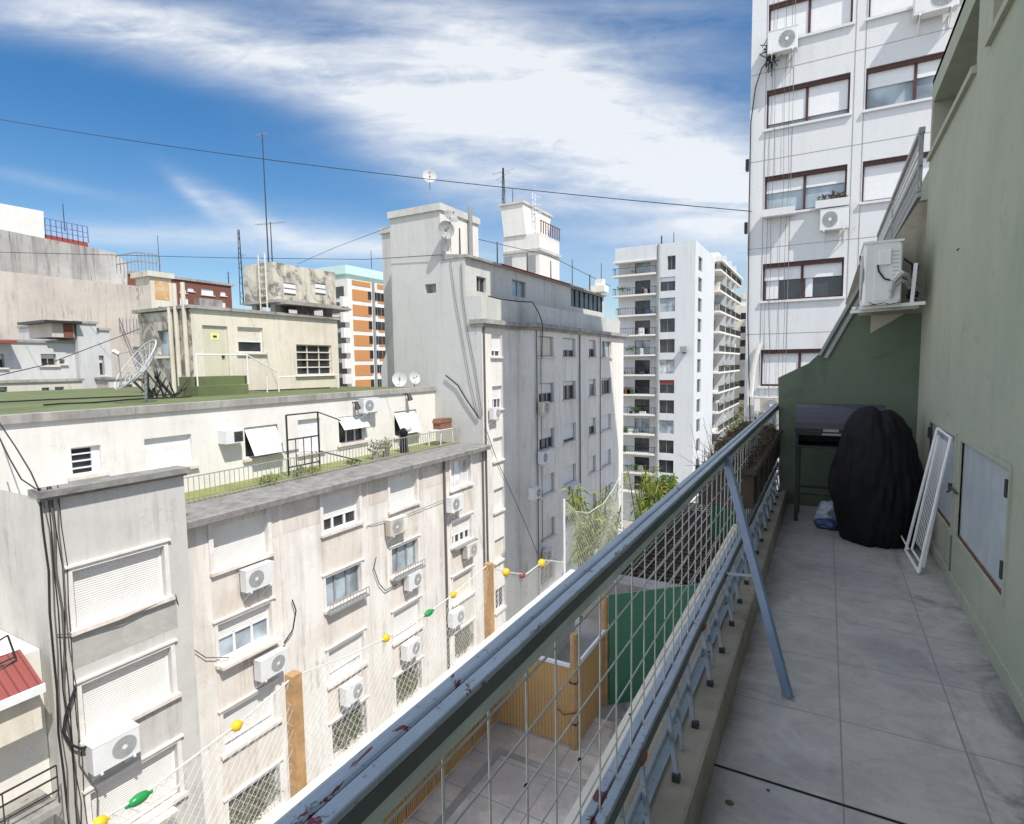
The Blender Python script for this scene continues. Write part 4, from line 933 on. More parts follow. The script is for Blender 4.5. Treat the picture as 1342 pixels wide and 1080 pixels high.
for i in range(8): m.beam((-13.95, yb+.1-i*.9, z2-.6), (-13.95, yb+.1-i*.9, z2+.25), .02, .02, (0, 1, 0))
m.build('balcony_rail', 'dark_metal', AH)
m = MB(); 
q = P(18, 830, X=-14.6); m.path([(q.x, q.y-1.5, q.z-.5), (q.x, q.y-.1, q.z), (q.x, q.y, q.z-.55), (q.x, q.y-1.5, q.z-1.1)], .02); m.path([(q.x, q.y-1.6, q.z-.7), (q.x, q.y, q.z-.5)], .02); m.build('wire_frame', 'dark_metal', AH)

# set-back top floor (long white wall)
XP = -17.9; FP = Face('X', XP); zr = zk(-.0615, XP)
yP1 = P(588, 520, X=XP).y
def hp(x0, x1, y0, y1):
    a = FP.uv((x0+x1)/2, y0); b = FP.uv((x0+x1)/2, y1); u0 = FP.uv(x0, (y0+y1)/2)[0]; u1 = FP.uv(x1, (y0+y1)/2)[0]; return (u0, u1, b[1], a[1])
PH = thing('roof_storey', (XP-3, 15, -2.4), 'long white set-back top floor with green roof above the cornice terrace', 'building')
wdef = [('louvre', hp(94, 133, 585, 622), {}), ('closed', hp(190, 252, 572, 615), dict(shut='shutter_wide')), ('awning', hp(321, 365, 558, 598), {}), ('closed', hp(391, 420, 549, 592), dict(shut='white_metal')), ('awninghalf', hp(444, 478, 545, 580), {}), ('awning', hp(517, 546, 538, 570), {})]
hl = [w[1] for w in wdef]
m = MB(); FP.wall(m, -3, YE-.002, -2.38, zr-.22, hl, .25); m.build('wall', 'white_wall', PH)
m = MB(); FP.bx(m, -3, YE-.002, zr-.22, zr, -.3, .10); m.build('coping', 'concrete', PH)
for k, h, kw in wdef:
    if k == 'awninghalf':
        w = W(PH, FP, *h, 'glass', n=3, trim=False, fr='white_metal', rec=.12)
        mb = MB(); z = h[3]; zz = h[2]+(h[3]-h[2])*.55
        mb.add([FP.pt(h[0], z, -.06), FP.pt(h[1], z, -.06), FP.pt(h[1], zz, .35), FP.pt(h[0], zz, .35), FP.pt(h[0], z-.02, -.06), FP.pt(h[1], z-.02, -.06), FP.pt(h[1], zz-.02, .33), FP.pt(h[0], zz-.02, .33)], [(0,1,2,3),(7,6,5,4),(0,4,5,1),(1,5,6,2),(2,6,7,3),(3,7,4,0)]); mb.build('shutter', 'blind', w)
        continue
    W(PH, FP, *h, k, trim=False, rec=.13, **kw)
m = MB(); m.quad((XP-.3, -3, zr-.05), (-40, -3, zr-.05), (-40, YE, zr-.05), (XP-.3, YE, zr-.05)); m.build('roof', 'green_roof', PH)
box(-40, XP-.26, -3, YE-.01, -2.38, zr-.06).build('inner_wall', 'white_wall', PH)
# railing along the cornice
TR = thing('terrace_railing', (-16.3, 16, -2.38), 'thin rusty bar railing along the mossy terrace edge', 'railing')
XR = -16.3; ya, yb2 = Y_S1+.05, YE-.15; zt_ = -1.58
MB().tube((XR, ya, zt_), (XR, yb2, zt_), .018, 6).build('top_rail', 'grey_metal', TR); MB().tube((XR, ya, -2.30), (XR, yb2, -2.30), .015, 6).build('bottom_rail', 'grey_metal', TR)
n = 92
for i in range(n+1): y = ya+(yb2-ya)*i/n; MB().tube((XR, y, -2.36), (XR, y, zt_), .011, 4).build('bar', 'grey_metal', TR)
# greenery and things on the cornice terrace
def bush(c, rx, ry, rz_, n, sz, mat, label):
    m = MB(); leaves(m, c, rx, ry, rz_, n, sz, -.6, 5); o = m.build('weed_clump', mat); o['label'] = label; o['category'] = 'plant'; o['group'] = 'plants growing on the cornice terrace'; return o
for px, w_, h_, n_, mt, lab in ((352, .55, .16, 260, 'leaf_y', 'bright yellow green weed clump behind the bar railing'), (392, .35, .22, 200, 'leaf_olive', 'tall olive weeds standing in the middle of the bar railing'), (410, .3, .16, 150, 'leaf_y', 'yellowish weeds right of the tall olive ones'), (460, .3, .12, 120, 'leaf', 'small dark green plant behind the railing below the wall lamp')):
    bush((-16.45, P(px, 625-(px-352)*.25, X=-16.45).y, -2.3+h_*.6), .16, w_, h_, n_, .15, mt, lab)
for px, lab in ((492, 'left potted plant behind the bar railing'), (506, 'right potted plant behind the bar railing')):
    y = P(px, 590, X=-16.7).y; T = thing('potted_plant', (-16.7, y, -2.36), lab, 'potted plant', 'pots on the cornice terrace')
    MB().tube((-16.7, y, -2.36), (-16.7, y, -2.1), .12, 10, .16).build('pot', 'concrete', T); m = MB(); leaves(m, (-16.7, y, -1.85), .28, .3, .28, 160, .16, -.3, 3); m.build('foliage', 'leaf_olive', T)
y = P(530, 600, X=-16.8).y
DF = thing('dark_ornament', (-16.8, y, -2.36), 'dark upright garden ornament with pale head behind the railing', 'ornament')
MB().tube((-16.8, y, -2.36), (-16.8, y, -1.55), .2, 10, .15).sphere((-16.8, y, -1.45), .2, .2, .22).build('body', 'black', DF); MB().sphere((-16.62, y+.15, -1.3), .09, .2, .12).build('head', 'dish', DF)
y = P(578, 570, X=-16.7).y
TB = thing('garden_table', (-16.7, y, -2.36), 'white garden table with a brown box on it by the building corner', 'table')
box(-17.1, -16.3, y-.6, y+.6, -1.62, -1.57).build('tabletop', 'white_metal', TB)
for sx in (-17.05, -16.35):
    for sy in (-.55, .55): MB().tube((sx, y+sy, -2.36), (sx, y+sy*.8, -1.62), .025, 6).build('leg', 'white_metal', TB)
o = MB(); y2 = y+.15; o.box(-16.95, -16.5, y2-.45, y2+.5, -1.569, -1.25).prism([(y2-.5, -1.25), (y2+.55, -1.25), (y2+.45, -1.05), (y2-.4, -1.05)], 'x', -16.98, -16.47); o = o.build('portable_oven', 'red_brick'); o['label'] = 'brown box shaped oven standing on the white garden table'; o['category'] = 'oven'
# metal gate frame on terrace
yg0, yg1 = P(387, 590, X=-16.5).y, P(428, 585, X=-16.5).y
SW = thing('metal_frame', (-16.8, (yg0+yg1)/2, -2.36), 'dark open metal frame standing before the white terrace door', 'frame')
m = MB(); zt2 = P(387, 543, X=-16.9).z
for y in (yg0, yg1): m.beam((-16.9, y, -2.3), (-16.9, y, zt2), .05, .05, (0, 1, 0))
for z in (zt2, zt2-.9, zt2-1.9): m.beam((-16.9, yg0, z), (-16.9, yg1, z), .05, .05)
m.beam((-16.9, yg1, zt2), (-16.2, yg1+.5, zt2-.35), .04, .04).beam((-16.9, yg1, zt2-1.5), (-16.2, yg1+1.5, -2.2), .05, .05)
for i in range(1, 4): m.beam((-16.9, yg0+(yg1-yg0)*i/4, zt2-1.9), (-16.9, yg0+(yg1-yg0)*i/4, zt2-.9), .025, .025, (0, 1, 0))
m.build('frame_bars', 'dark_metal', SW)
# wall lamps
for px, py, lab in ((462, 530, 'dark floodlight on the white wall left of the box air conditioner'), (531, 519, 'dark floodlight on the white wall over the last awning shutter')):
    u, z = FP.uv(px, py); T = thing('wall_lamp', (XP, u, z), lab, 'lamp', 'floodlights on the white top floor wall')
    MB().tube((XP, u, z+.1), (XP+.22, u, z+.05), .025, 6).build('arm', 'dark_metal', T); MB().tube((XP+.2, u, z+.12), (XP+.32, u, z-.2), .08, 8, .14).build('lamp_head', 'dark_metal', T)
# air conditioners
put_ac(FS, 119, 183, 998, 'white air conditioner under the middle shutter of the grey section')
put_ac(FS, 195, 238, 1100, 'white air conditioner cut by the bottom edge, below the long green float')
put_ac(FW, 319, 361, 770, 'white air conditioner under the top shutter of the first cream column')
put_ac(FW, 336, 376, 884, 'beige air conditioner under the second window of the first column')
put_ac(FW, 449, 476, 918, 'white air conditioner on a dark bracket right above the lower net rope')
put_ac(FW, 511, 534, 699, 'air conditioner under the top window of the third column')
put_ac(FW, 535, 553, 770, 'air conditioner under the second window of the third column')
put_ac(FW, 530, 549, 860, 'air conditioner beneath the green float of the third column')
put_ac(FW, 588, 607, 669, 'air conditioner under the pale top window of the corner column')
put_ac(FW, 611, 625, 729, 'air conditioner under the second window of the corner column')
put_ac(FW, 592, 608, 818, 'lowest air conditioner of the corner column, beside the second pine post')
put_ac(FP, 473, 496, 540, 'white air conditioner high on the white top floor wall')
q = hp(285, 309, 563, 580); T = thing('window_air_conditioner', (XP, (q[0]+q[1])/2, q[2]), 'old box air conditioner with dark grille set in the white top floor wall', 'air conditioner')
FP.bx(MB(), q[0], q[1], q[2], q[3], 0, .45).build('casing', 'ac_white', T); m = MB()
for i in range(7): FP.bx(m, q[0]+.45*(q[1]-q[0]), q[1]-.05, q[2]+.05+i*(q[3]-q[2]-.1)/7, q[2]+.09+i*(q[3]-q[2]-.1)/7, .45, .465)
m.build('grille', 'dark_metal', T)
#@@PART3
# ================================================================== CENTRE BUILDING
XC, YC = -14.95, 23.95; XB = -14.2
CB = thing('apartment_block', (-17, 32, -22), 'tall grey block with blank side wall, tank tower and rounded corner, mostly in shade', 'building')
FC = Face('X', XC); FB = Face('X', XB); FN = Face('Y', YC)
xL = P(512, 330, Y=YC).x; xT = P(577, 300, Y=YC).x; xK = P(604, 340, Y=YC).x
zTop = P(577, 266, Y=YC).z; zPar = P(608, 337, X=-15.85).z; zS = P(622, 388, Y=YC).z; zCor = 3.62
Yend = P(817, 480, X=XB).y; Yarc = 28.4
crow = [(3.18-2.70*n-1.18, 3.18-2.70*n) for n in range(6)]
c0 = (P(645, 510, X=XC).y, P(658, 510, X=XC).y)
bc = [(P(a, 500, X=XB).y, P(b, 500, X=XB).y) for a, b in ((706, 726), (738, 754.5), (772, 781), (788.5, 801))]
m = MB(); FC.wall(m, YC, Yarc-.75, -22, zCor, [(c0[0], c0[1], r[0], r[1]) for r in crow], .25)
arc = [(XC+.75*math.sin(a), Yarc-.75*math.cos(a)) for a in [math.pi/2*i/10 for i in range(11)]]
for a, b in zip(arc, arc[1:]): m.quad((a[0], a[1], -22), (b[0], b[1], -22), (b[0], b[1], zCor), (a[0], a[1], zCor))
FB.wall(m, Yarc, Yend, -22, zCor, [(c[0], c[1], r[0], r[1]) for c in bc for r in crow], .25)
m.quad((XB, Yend, -22), (xL, Yend, -22), (xL, Yend, zCor), (XB, Yend, zCor)); m.quad((xL, YC, -22), (xL, Yend, -22), (xL, Yend, zCor), (xL, YC, zCor))
m.build('wall', 'bay_wall', CB)
box(xL+.3, XC-.45, YC+.3, Yend-.01, -22, zCor-.01).build('inner_wall', 'mid_wall', CB)
# side wall with the small opening
op = (P(557, 378, Y=YC).x, P(571.5, 378, Y=YC).x, P(565, 384, Y=YC).z, P(565, 372, Y=YC).z)
m = MB(); FN.wall(m, xT, -15.851, -22, zPar-.001, [], .3); FN.wall(m, -15.851, XC-.001, -22, zS, [], .3); FN.wall(m, xL, xT, -22, zTop-.35, [op], .5)
m.build('side_wall', stucco('side_wall_render', (.60, .60, .575), (.42, .42, .40), .4, .25, .25, patch=(.50, .49, .46), patchamt=.66), CB)
# tank tower
yT = P(627, 320, X=xT).y
m = MB(); m.quad((xT, YC, zPar-1.2), (xT, yT, zPar-1.2), (xT, yT, zTop-.35), (xT, YC, zTop-.35)); m.quad((xT, yT, 0), (xL, yT, 0), (xL, yT, zTop-.35), (xT, yT, zTop-.35)); m.quad((xL, YC, -22), (xL, yT, -22), (xL, yT, zTop-.35), (xL, YC, zTop-.35))
m.build('tank_tower', 'white_wall', CB)
box(xL-.08, xT+.10, YC-.10, yT+.08, zTop-.35, zTop).build('tower_coping', 'grey_wall', CB)
box(op[0], op[1], YC+.5, YC+.52, op[2], op[3]).build('niche_back', 'dirty_wall', CB)
# darker set-back piece at its far left
yb_ = YC+2.2; x5 = P(501, 330, Y=yb_).x
box(x5, xL+.001, yb_, yb_+4, -22, P(505, 306, Y=yb_).z).build('rear_wall', 'mid_wall', CB); box(x5-.15, xL, yb_-.1, yb_+4, P(505, 306, Y=yb_).z, P(505, 301, Y=yb_).z+.1).build('rear_coping', 'grey_wall', CB)
m = MB(); m.prism([(xL-.001, 4.2), (xL-1.3, 1.5), (xL-1.3, -3), (xL-.001, -3)], 'y', YC+.4, yb_); m.build('buttress', 'mid_wall', CB)
# top storey
XQ = -15.85; FQ = Face('X', XQ)
def hq(x0, x1, y0, y1, F_=FQ):
    a = F_.uv((x0+x1)/2, y0); b = F_.uv((x0+x1)/2, y1); return (F_.uv(x0, (y0+y1)/2)[0], F_.uv(x1, (y0+y1)/2)[0], b[1], a[1])
w1 = hq(624.5, 637, 363, 383); w2 = hq(671, 689, 368, 389); w3 = hq(748, 808, 385, 404); w3 = (w3[0], Yend-.3, w3[2]-.2, w3[3]-.05)
m = MB(); FQ.wall(m, YC+.001, Yend, zCor, zPar, [w1, w2, w3], .3); m.quad((XQ, Yend, zCor), (xL, Yend, zCor), (xL, Yend, zPar), (XQ, Yend, zPar)); m.quad((xL, YC, zCor), (xL, Yend, zCor), (xL, Yend, zPar), (xL, YC, zPar)); m.build('top_storey_wall', 'grey_wall', CB)
FC_ = Face('X', XC)
m = MB(); 
m.box(-15.1, -14.965, YC+.002, Yend, zCor+.2, zS).box(-14.964, -14.5, YC+4.3, Yend, zCor+.2, zS-.04).box(-15.849, -15.101, YC+.002, Yend, zCor+.1, zCor+.2)
m.build('parapet', 'grey_wall', CB)
# cornice following the rounded bay
m = MB(); ov = .32
pts = [(XC+ov, YC-.12), (XC+ov, Yarc-.75-ov*.8)]+[(XC+(.75+ov)*math.sin(a), Yarc-(.75+ov)*math.cos(a)) for a in [math.pi/2*i/8 for i in range(2, 9)]]+[(XB+ov, Yend+.3), (-15.6, Yend+.3), (-15.6, YC-.12)]
m.prism(pts, 'z', zCor, zCor+.22); m.build('cornice', 'concrete', CB)
pts2 = [(XC+ov*.5, YC-.06), (XC+ov*.5, Yarc-.75-ov*.4)]+[(XC+(.75+ov*.5)*math.sin(a), Yarc-(.75+ov*.5)*math.cos(a)) for a in [math.pi/2*i/8 for i in range(2, 9)]]+[(XB+ov*.5, Yend+.2), (-15.6, Yend+.2), (-15.6, YC-.06)]
m = MB(); m.prism(pts2, 'z', zCor-.16, zCor-.001); m.build('cornice_moulding', 'concrete', CB)
# roof with red edge
m = MB(); m.prism([(xT+.02, zPar), (-15.6, zPar), (-15.6, zPar+.12), (xT+.02, zPar+.3)], 'y', YC-.05, Yend).box(xL, xT+.019, yT, Yend, zPar, zPar+.3); m.build('roof', 'concrete', CB)
ya_, yb_2 = P(655, 350, X=-15.7).y, P(745, 378, X=-15.7).y
m = MB(); m.prism([(-16.5, zPar+.16), (-15.58, zPar+.04), (-15.50, zPar+.12), (-16.5, zPar+.34)], 'y', ya_, yb_2); m.build('red_roof_edge', 'red_paint', CB)
W(CB, FQ, *w1, 'glass', n=2, trim=False, fr='grey_metal', sill=False); W(CB, FQ, *w2, 'glass', n=2, trim=False, pane='glass_blue', fr='grey_metal', sill=False)
wq = W(CB, FQ, *w3, 'glass', n=7, trim=False, fr='dark_metal', sill=False, rec=.05)
ck = [['half', dict(f=.72, n=2)], ['half', dict(f=.55, n=3)], ['closed', {}], ['closed', {}], ['closed', dict(shut='shutter_cream')], ['glass', dict(n=2)]]
for r, (k, kw) in zip(crow, ck): W(CB, FC, c0[0], c0[1], r[0], r[1], k, rec=.14, trim=False, **kw)
st = {0: [('half', dict(f=.95, n=1, shut='shutter_cream')), ('half', dict(f=.5, n=3, bar=.09)), ('half', dict(f=.45, n=3, bar=.09)), ('closed', {}), ('closed', dict(shut='shutter_cream')), ('glass', dict(n=3))],
      1: [('half', dict(f=.62, n=2)), ('half', dict(f=.22, n=2, bar=.12)), ('half', dict(f=.82, n=1)), ('closed', {}), ('half', dict(f=.5, n=3, bar=.08)), ('closed', {})],
      2: [('half', dict(f=.5, n=2)), ('half', dict(f=.3, n=1, pane='glass_blue')), ('half', dict(f=.5, n=2, bar=.09)), ('closed', {}), ('closed', {}), ('closed', {})],
      3: [('glass', dict(n=2, pane='glass_blue')), ('half', dict(f=.12, n=3, bar=.08)), ('closed', {}), ('closed', {}), ('closed', {}), ('closed', {})]}
for ci, c in enumerate(bc):
    for r, (k, kw) in zip(crow, st[ci]): W(CB, FB, c[0], c[1], r[0], r[1], k, rec=.18, trim=False, fr='grey_metal', **kw)
for px, rad in ((703.5, .035), (709, .02), (760, .045), (787, .03)):
    y = P(px, 480, X=XB+.08).y; MB().tube((XB+.08, y, -22), (XB+.08, y, zCor-.16), rad, 6).build('pipe', 'cable_grey', CB)
MB().tube((XC+.07, YC+.12, -22), (XC+.07, YC+.12, zCor-.16), .05, 6).build('pipe', 'cable_grey', CB)
put_ac(FC, 646, 656, 549, 'air conditioner on the lit strip of the grey block, under a half open window', plane=1)
put_ac(FB, 707, 722, 541, 'upper air conditioner on the shaded bay, beside the dark pipe')
put_ac(FB, 706, 722, 607, 'air conditioner one floor lower on the shaded bay, beside the dark pipe')
put_ac(FB, 697, 707, 653, 'small air conditioner sticking out left of the dark pipe')
put_ac(FB, 750, 761, 649, 'air conditioner near the middle of the shaded bay, by the second pipe')
put_ac(FB, 712, 727, 733, 'lowest air conditioner on the shaded bay, above the farthest yellow float')
# ties on the facade
cable('cable', [P(636, 560, X=XC+.1), P(650, 600, X=XC+.1), P(668, 640, X=XC+.1), P(690, 690, X=XB+.1), P(704, 725, X=XB+.1)], .02, 'cable_grey', 'slanting grey cable crossing the rounded corner of the shaded bay')
cable('cable', [P(604, 345, Y=YC-.05), P(606, 385, Y=YC-.05), P(612, 430, Y=YC-.05), P(622, 480, Y=YC-.05), P(632, 545, Y=YC-.05)], .018, 'cable_grey', 'thick grey cable hanging down the blank side wall near its corner')
cable('cable', [P(590, 342, Y=YC-.05), P(598, 400, Y=YC-.05), P(608, 455, Y=YC-.05), P(616, 500, Y=YC-.05), P(628, 550, Y=YC-.05)], .015, 'cable_grey', 'second grey cable on the blank side wall, left of the thick one')
cable('cable', [P(640, 388, X=XB-.0), P(655, 392, X=XB), P(680, 395, X=XB), P(698, 396, X=XB), P(706, 410, X=XB+.3), P(711, 425, X=XB+.5), P(710, 470, X=XB+.2)], .03, 'cable', 'thick black cable draped along the parapet and over the cornice')
cable('cable', [P(584, 492, Y=YC-.1), P(600, 505, Y=YC-.1), P(612, 525, Y=YC-.1), P(628, 548, Y=YC-.1)], .035, 'cable', 'black cable drooping from the dishes to the terrace corner')

def dish(loc, r, nrm, label, mast=.8, mat='dish', cat='satellite dish', mesh=False):
    T = thing('satellite_dish', loc, label, cat, 'satellite dishes on the roofs'); c = Vector(loc)+Vector((0, 0, mast)); n = Vector(nrm).normalized()
    t = n.cross(Vector((0, 0, 1))).normalized(); w = t.cross(n); m = MB(); R_, K = 7, 20
    vs = [c-n*.0]
    for j in range(1, R_+1):
        q = r*j/R_
        for i in range(K): a = 2*math.pi*i/K; vs.append(c+t*math.cos(a)*q+w*math.sin(a)*q*1.08+n*(q*q/r*.32))
    fs = [(0, 1+i, 1+(i+1) % K) for i in range(K)]
    for j in range(R_-1): fs += [(1+j*K+i, 1+j*K+(i+1) % K, 1+(j+1)*K+(i+1) % K, 1+(j+1)*K+i) for i in range(K)]
    m.add(vs, fs); 
    if mesh:
        m2 = MB()
        for j in range(1, R_+1): m2.path([vs[1+(j-1)*K+i % K] for i in range(K+1)], r*.012 if j < R_ else r*.03, 4)
        for i in range(K): m2.path([vs[0]]+[vs[1+j*K+i] for j in range(R_)], r*.010, 3)
        for rr_ in (.45, .62, .78, .9):
            pp = []
            for i in range(41): a = 2*math.pi*i/40; q = r*rr_; pp.append(c+t*math.cos(a)*q+w*math.sin(a)*q*1.08+n*(q*q/r*.32))
            m2.path(pp, r*.006, 3)
        m2.build('reflector', mat, T)
    else: m.build('reflector', mat, T, smooth=True)
    f = c+n*r*.95
    k = MB(); k.tube(c-w*r*.9+n*r*.25, f, r*.025, 5); 
    if mesh: k.tube(c+w*r*.8+n*r*.2+t*r*.4, f, r*.02, 4).tube(c+w*r*.8+n*r*.2-t*r*.4, f, r*.02, 4)
    k.build('feed_arm', 'grey_metal', T); MB().tube(f, f+n*r*.18, r*.08, 8).build('feed_horn', 'dark_metal' if not mesh else 'white_metal', T)
    if mast: MB().tube(Vector(loc), c-n*r*.05, max(.025, r*.05), 6).build('mast', 'grey_metal', T)
    return T
q = P(563, 232, Y=YC+.8); dish((q.x, YC+.8, zTop), .36, (.5, -.6, .25), 'small dish standing on top of the tank tower', q.z-zTop)
q = P(588, 330, X=xT+.5); qa = P(590, 286, X=xT+.5); dish((xT+.5, qa.y, q.z), .38, (.7, -.3, .5), 'upper of two dishes beside the tank tower, facing up', qa.z-q.z, mat='grey_metal')
qa = P(585, 302, X=xT+.5); dish((xT+.45, qa.y, q.z), .42, (.95, -.75, .1), 'lower dark dish beside the tank tower, seen nearly edge on', qa.z-q.z, mat='grey_metal')
q = P(567, 500, X=-18.6); dish((-18.6, 22.0, zr-.05), .36, (.6, -.7, .3), 'pale round dish on the white parapet end by the blank wall', .45)
q = P(578, 497, X=-18.4); dish((-18.4, 22.9, zr-.05), .30, (.8, -.4, .3), 'smaller dish behind the round one by the blank wall', .5)
# second tower behind
Y2 = 38; F2 = Face('Y', Y2)
T2 = thing('tank_tower', (-18, Y2+2, 6), 'white water tank tower whose top widens, with a caged ladder', 'tower')
def p2(x, y): q = P(x, y, Y=Y2); return q.x, q.z
xa, za_ = p2(656, 268); xb, zb_ = p2(685, 266); xc, zc_ = p2(660.5, 311); xd = p2(689.5, 311)[0]; yb3 = P(722, 290, X=xb).y
m = MB()
top = [(xa, Y2, zb_), (xb, Y2, zb_), (xb, yb3, zb_), (xa, yb3, zb_)]; bot = [(xc, Y2, zc_), (xd, Y2, zc_), (xd, yb3-1.2, zc_), (xc, yb3-1.2, zc_)]
m.add(top+bot, [(0,1,2,3),(4,7,6,5),(0,4,5,1),(1,5,6,2),(2,6,7,3),(3,7,4,0)]); m.build('tank', 'white_wall', T2)
box(xa-.1, xb+.12, Y2-.1, yb3+.1, zb_, zb_+.18).build('tank_coping', 'grey_wall', T2)
xe, ze = p2(660, 311); xf = p2(706, 320)[0]; yb4 = P(733, 320, X=xf).y
box(xe-.1, xf, Y2+.1, yb4, 5, zc_-.002).build('base', 'white_wall', T2); z_ = p2(690, 328)[1]
box(xe-.2, xf+.15, Y2-.0, yb4+.1, z_-.12, z_+.08).build('ledge', 'grey_wall', T2)
m = MB()
for i in range(9): y = Y2+.2+i*(yb4-Y2)/9; m.beam((xf+.1, y, zc_), (xf+.1, y, zc_+.9), .06, .06, (0, 1, 0))
m.beam((xf+.1, Y2+.1, zc_+.9), (xf+.1, yb4, zc_+.9), .05, .05); m.build('railing', 'rust', T2)
m = MB(); yl = P(702, 280, X=xb+.35).y
for dy in (-.22, .22): m.tube((xb+.3, yl+dy, zc_), (xb+.2, yl+dy, zb_+1.0), .03, 5)
for i in range(12): z = zc_+.2+i*.33; m.tube((xb+.3, yl-.22, z), (xb+.3, yl+.22, z), .02, 4)
for i in range(4):
    z = zb_-1.0+i*.55; m.path([Vector((xb+.3+.5*math.sin(math.pi*t/8), yl-.3*math.cos(math.pi*t/8), z)) for t in range(9)], .02, 4)
m.build('caged_ladder', 'white_metal', T2)
for px, y0, y1 in ((666, 336, 350), (697, 334, 358)):
    a = P(px-5, y1, Y=Y2+.1); b = P(px+5, y0, Y=Y2+.1); box(a.x, b.x, Y2+.06, Y2+.098, a.z, b.z).build('window', 'grey_metal', T2)
q0 = P(710, 302, X=xb+.02); MB().disc((xb+.06, q0.y, q0.z), (1, 0, 0), .5, 20, .42, .02).box(xb+.03, xb+.08, q0.y-.12, q0.y+.12, q0.z+.05, q0.z+.25).box(xb+.03, xb+.08, q0.y-.2, q0.y+.05, q0.z-.3, q0.z-.12).build('round_emblem', 'grey_metal', T2)

def antenna(px, pyb, pyt, Y, label, arms=(), r=.03, name='antenna', lattice=False, group='aerials on the roofs'):
    a = P(px, pyb, Y=Y); b = P(px, pyt, Y=Y); b.x = a.x; T = thing(name, a, label, 'antenna', group)
    m = MB()
    if lattice:
        w = .13
        for i in range(3):
            an = 2*math.pi*i/3; o = Vector((w*math.cos(an), w*math.sin(an), 0)); m.tube(a+o, b+o*.4, r*.6, 4)
        n = int((b.z-a.z)/.3)
        for j in range(n):
            an = 2*math.pi*(j % 3)/3; an2 = 2*math.pi*((j+1) % 3)/3; k = w*(1-.6*j/n)
            m.tube((a.x+k*math.cos(an), a.y+k*math.sin(an), a.z+j*.3), (a.x+k*math.cos(an2), a.y+k*math.sin(an2), a.z+(j+1)*.3), r*.4, 3)
    else: m.tube(a, b, r, 6, r*.7)
    m.build('mast', 'grey_metal' if r < .035 else 'dark_metal', T)
    for (fr_, ln, dx, dz, nel) in arms:
        c = a.lerp(b, fr_); d = Vector((dx, .25, dz)).normalized(); k = MB(); k.tube(c-d*ln/2, c+d*ln/2, .018, 4)
        for i in range(nel):
            e = c-d*ln/2+d*ln*i/max(1, nel-1); s = d.cross(Vector((0, 0, 1))).normalized()*.28*(1-.4*i/max(1, nel)); k.tube(e-s, e+s, .012, 3)
        k.build('boom', 'grey_metal', T)
    return T
antenna(352, 346, 172, 26, 'very tall thin mast on the stained water tank', ((.995, 1.1, 1, .05, 2), (.97, .4, 1, 0, 3)), .045)
antenna(357, 346, 290, 26, 'shorter aerial with a long crossbar beside the tall mast', ((.96, 2.2, 1, .0, 9),), .04)
antenna(318, 400, 300, 23, 'leaning lattice mast left of the stained water tank', ((.65, .6, 1, .3, 3),), .04, lattice=True)
antenna(660, 268, 220, Y2+1, 'television aerial at the front of the widening tank tower', ((.9, 1.6, 1, .15, 4), (.78, 1.1, 1, .5, 3), (.5, .9, .3, -.8, 3)), .05, lattice=True)
antenna(672, 266, 248, Y2+1, 'small slanted aerial behind the television aerial', ((.8, 1.0, .4, -.8, 3),), .035)
antenna(750, 376, 340, 42, 'thin red mast on the roof right of the tank tower', (), .04)
antenna(788, 385, 345, 43, 'thin mast at the far end of the grey block roof', (), .035)
antenna(603, 338, 299, 24.2, 'dark iron pole at the roof corner beside the dishes', (), .05, 'pole')
antenna(652, 350, 317, 30, 'dark iron pole on the roof edge left of the tank tower window', (), .05, 'pole')
antenna(691, 362, 331, 34, 'dark iron pole on the roof in front of the tank tower door', (), .05, 'pole')
antenna(722, 372, 342, 38.5, 'dark iron pole right of the tank tower', (), .05, 'pole')
antenna(773, 388, 360, 42.6, 'grey iron pole near the dark top storey windows', (), .06, 'pole')
yv = P(616, 320, X=xT+.12).y
CH = thing('flue_pipe', (xT+.14, yv, zPar-.5), 'tall grey flue pipe running up the sunlit face of the tank tower', 'pipe'); MB().tube((xT+.16, yv, zPar-.4), (xT+.16, yv, zTop+.35), .12, 10).build('pipe', 'grey_metal', CH); MB().tube((xT+.16, yv, zPar-.5), (xT+.16, yv, zPar+.3), .17, 10).build('collar', 'concrete', CH)
CY = thing('chimney_stack', (-18, 41, zPar), 'small pale stepped chimney on the far end of the grey roof', 'chimney'); q = P(786, 385, Y=42); m = MB(); m.box(q.x-.6, q.x+.5, 41.6, 42.6, zPar+.1, q.z+.6).box(q.x-.3, q.x+.3, 41.8, 42.4, q.z+.6, q.z+1.1); m.build('stack', 'white_wall', CY)

# ================================================================== FAR WHITE TOWER
YF = 80.; FF = Face('Y', YF); xFr = -.198*YF; xFl = -.337*YF; zF = EYE+.2035*YF; FR = Face('X', xFr)
FT = thing('apartment_tower', (-20, 95, -22), 'far white balcony tower of about twelve floors at the end of the view', 'building')
st_h = 2.80; xp = P(860, 450, Y=YF).x
wx0, wx1 = P(864.5, 420, Y=YF).x, P(884.5, 420, Y=YF).x
heads = [P(875, 300+y/6.75, Y=YF).z for y in (240, 430, 612, 792, 975)]; step = (heads[0]-heads[4])/4
frows = [(heads[0]-i*step-1.9, heads[0]-i*step) for i in range(13)]
dx0, dx1 = P(829, 420, Y=YF).x, P(849, 420, Y=YF).x
slabs = [P(840, 359.2, Y=YF).z-i*step for i in range(12)]
m = MB(); FF.wall(m, xp, xFr, -22, zF, [((wx0 if i else wx0+1), wx1, r[0], r[1]) for i, r in enumerate(frows)], .3)
FFb = Face('Y', YF+1.2); doors = [(dx0, dx1, s+.1, s+2.1) for s in slabs]; FFb.wall(m, xFl, xp, -22, zF-.1, doors, .3)
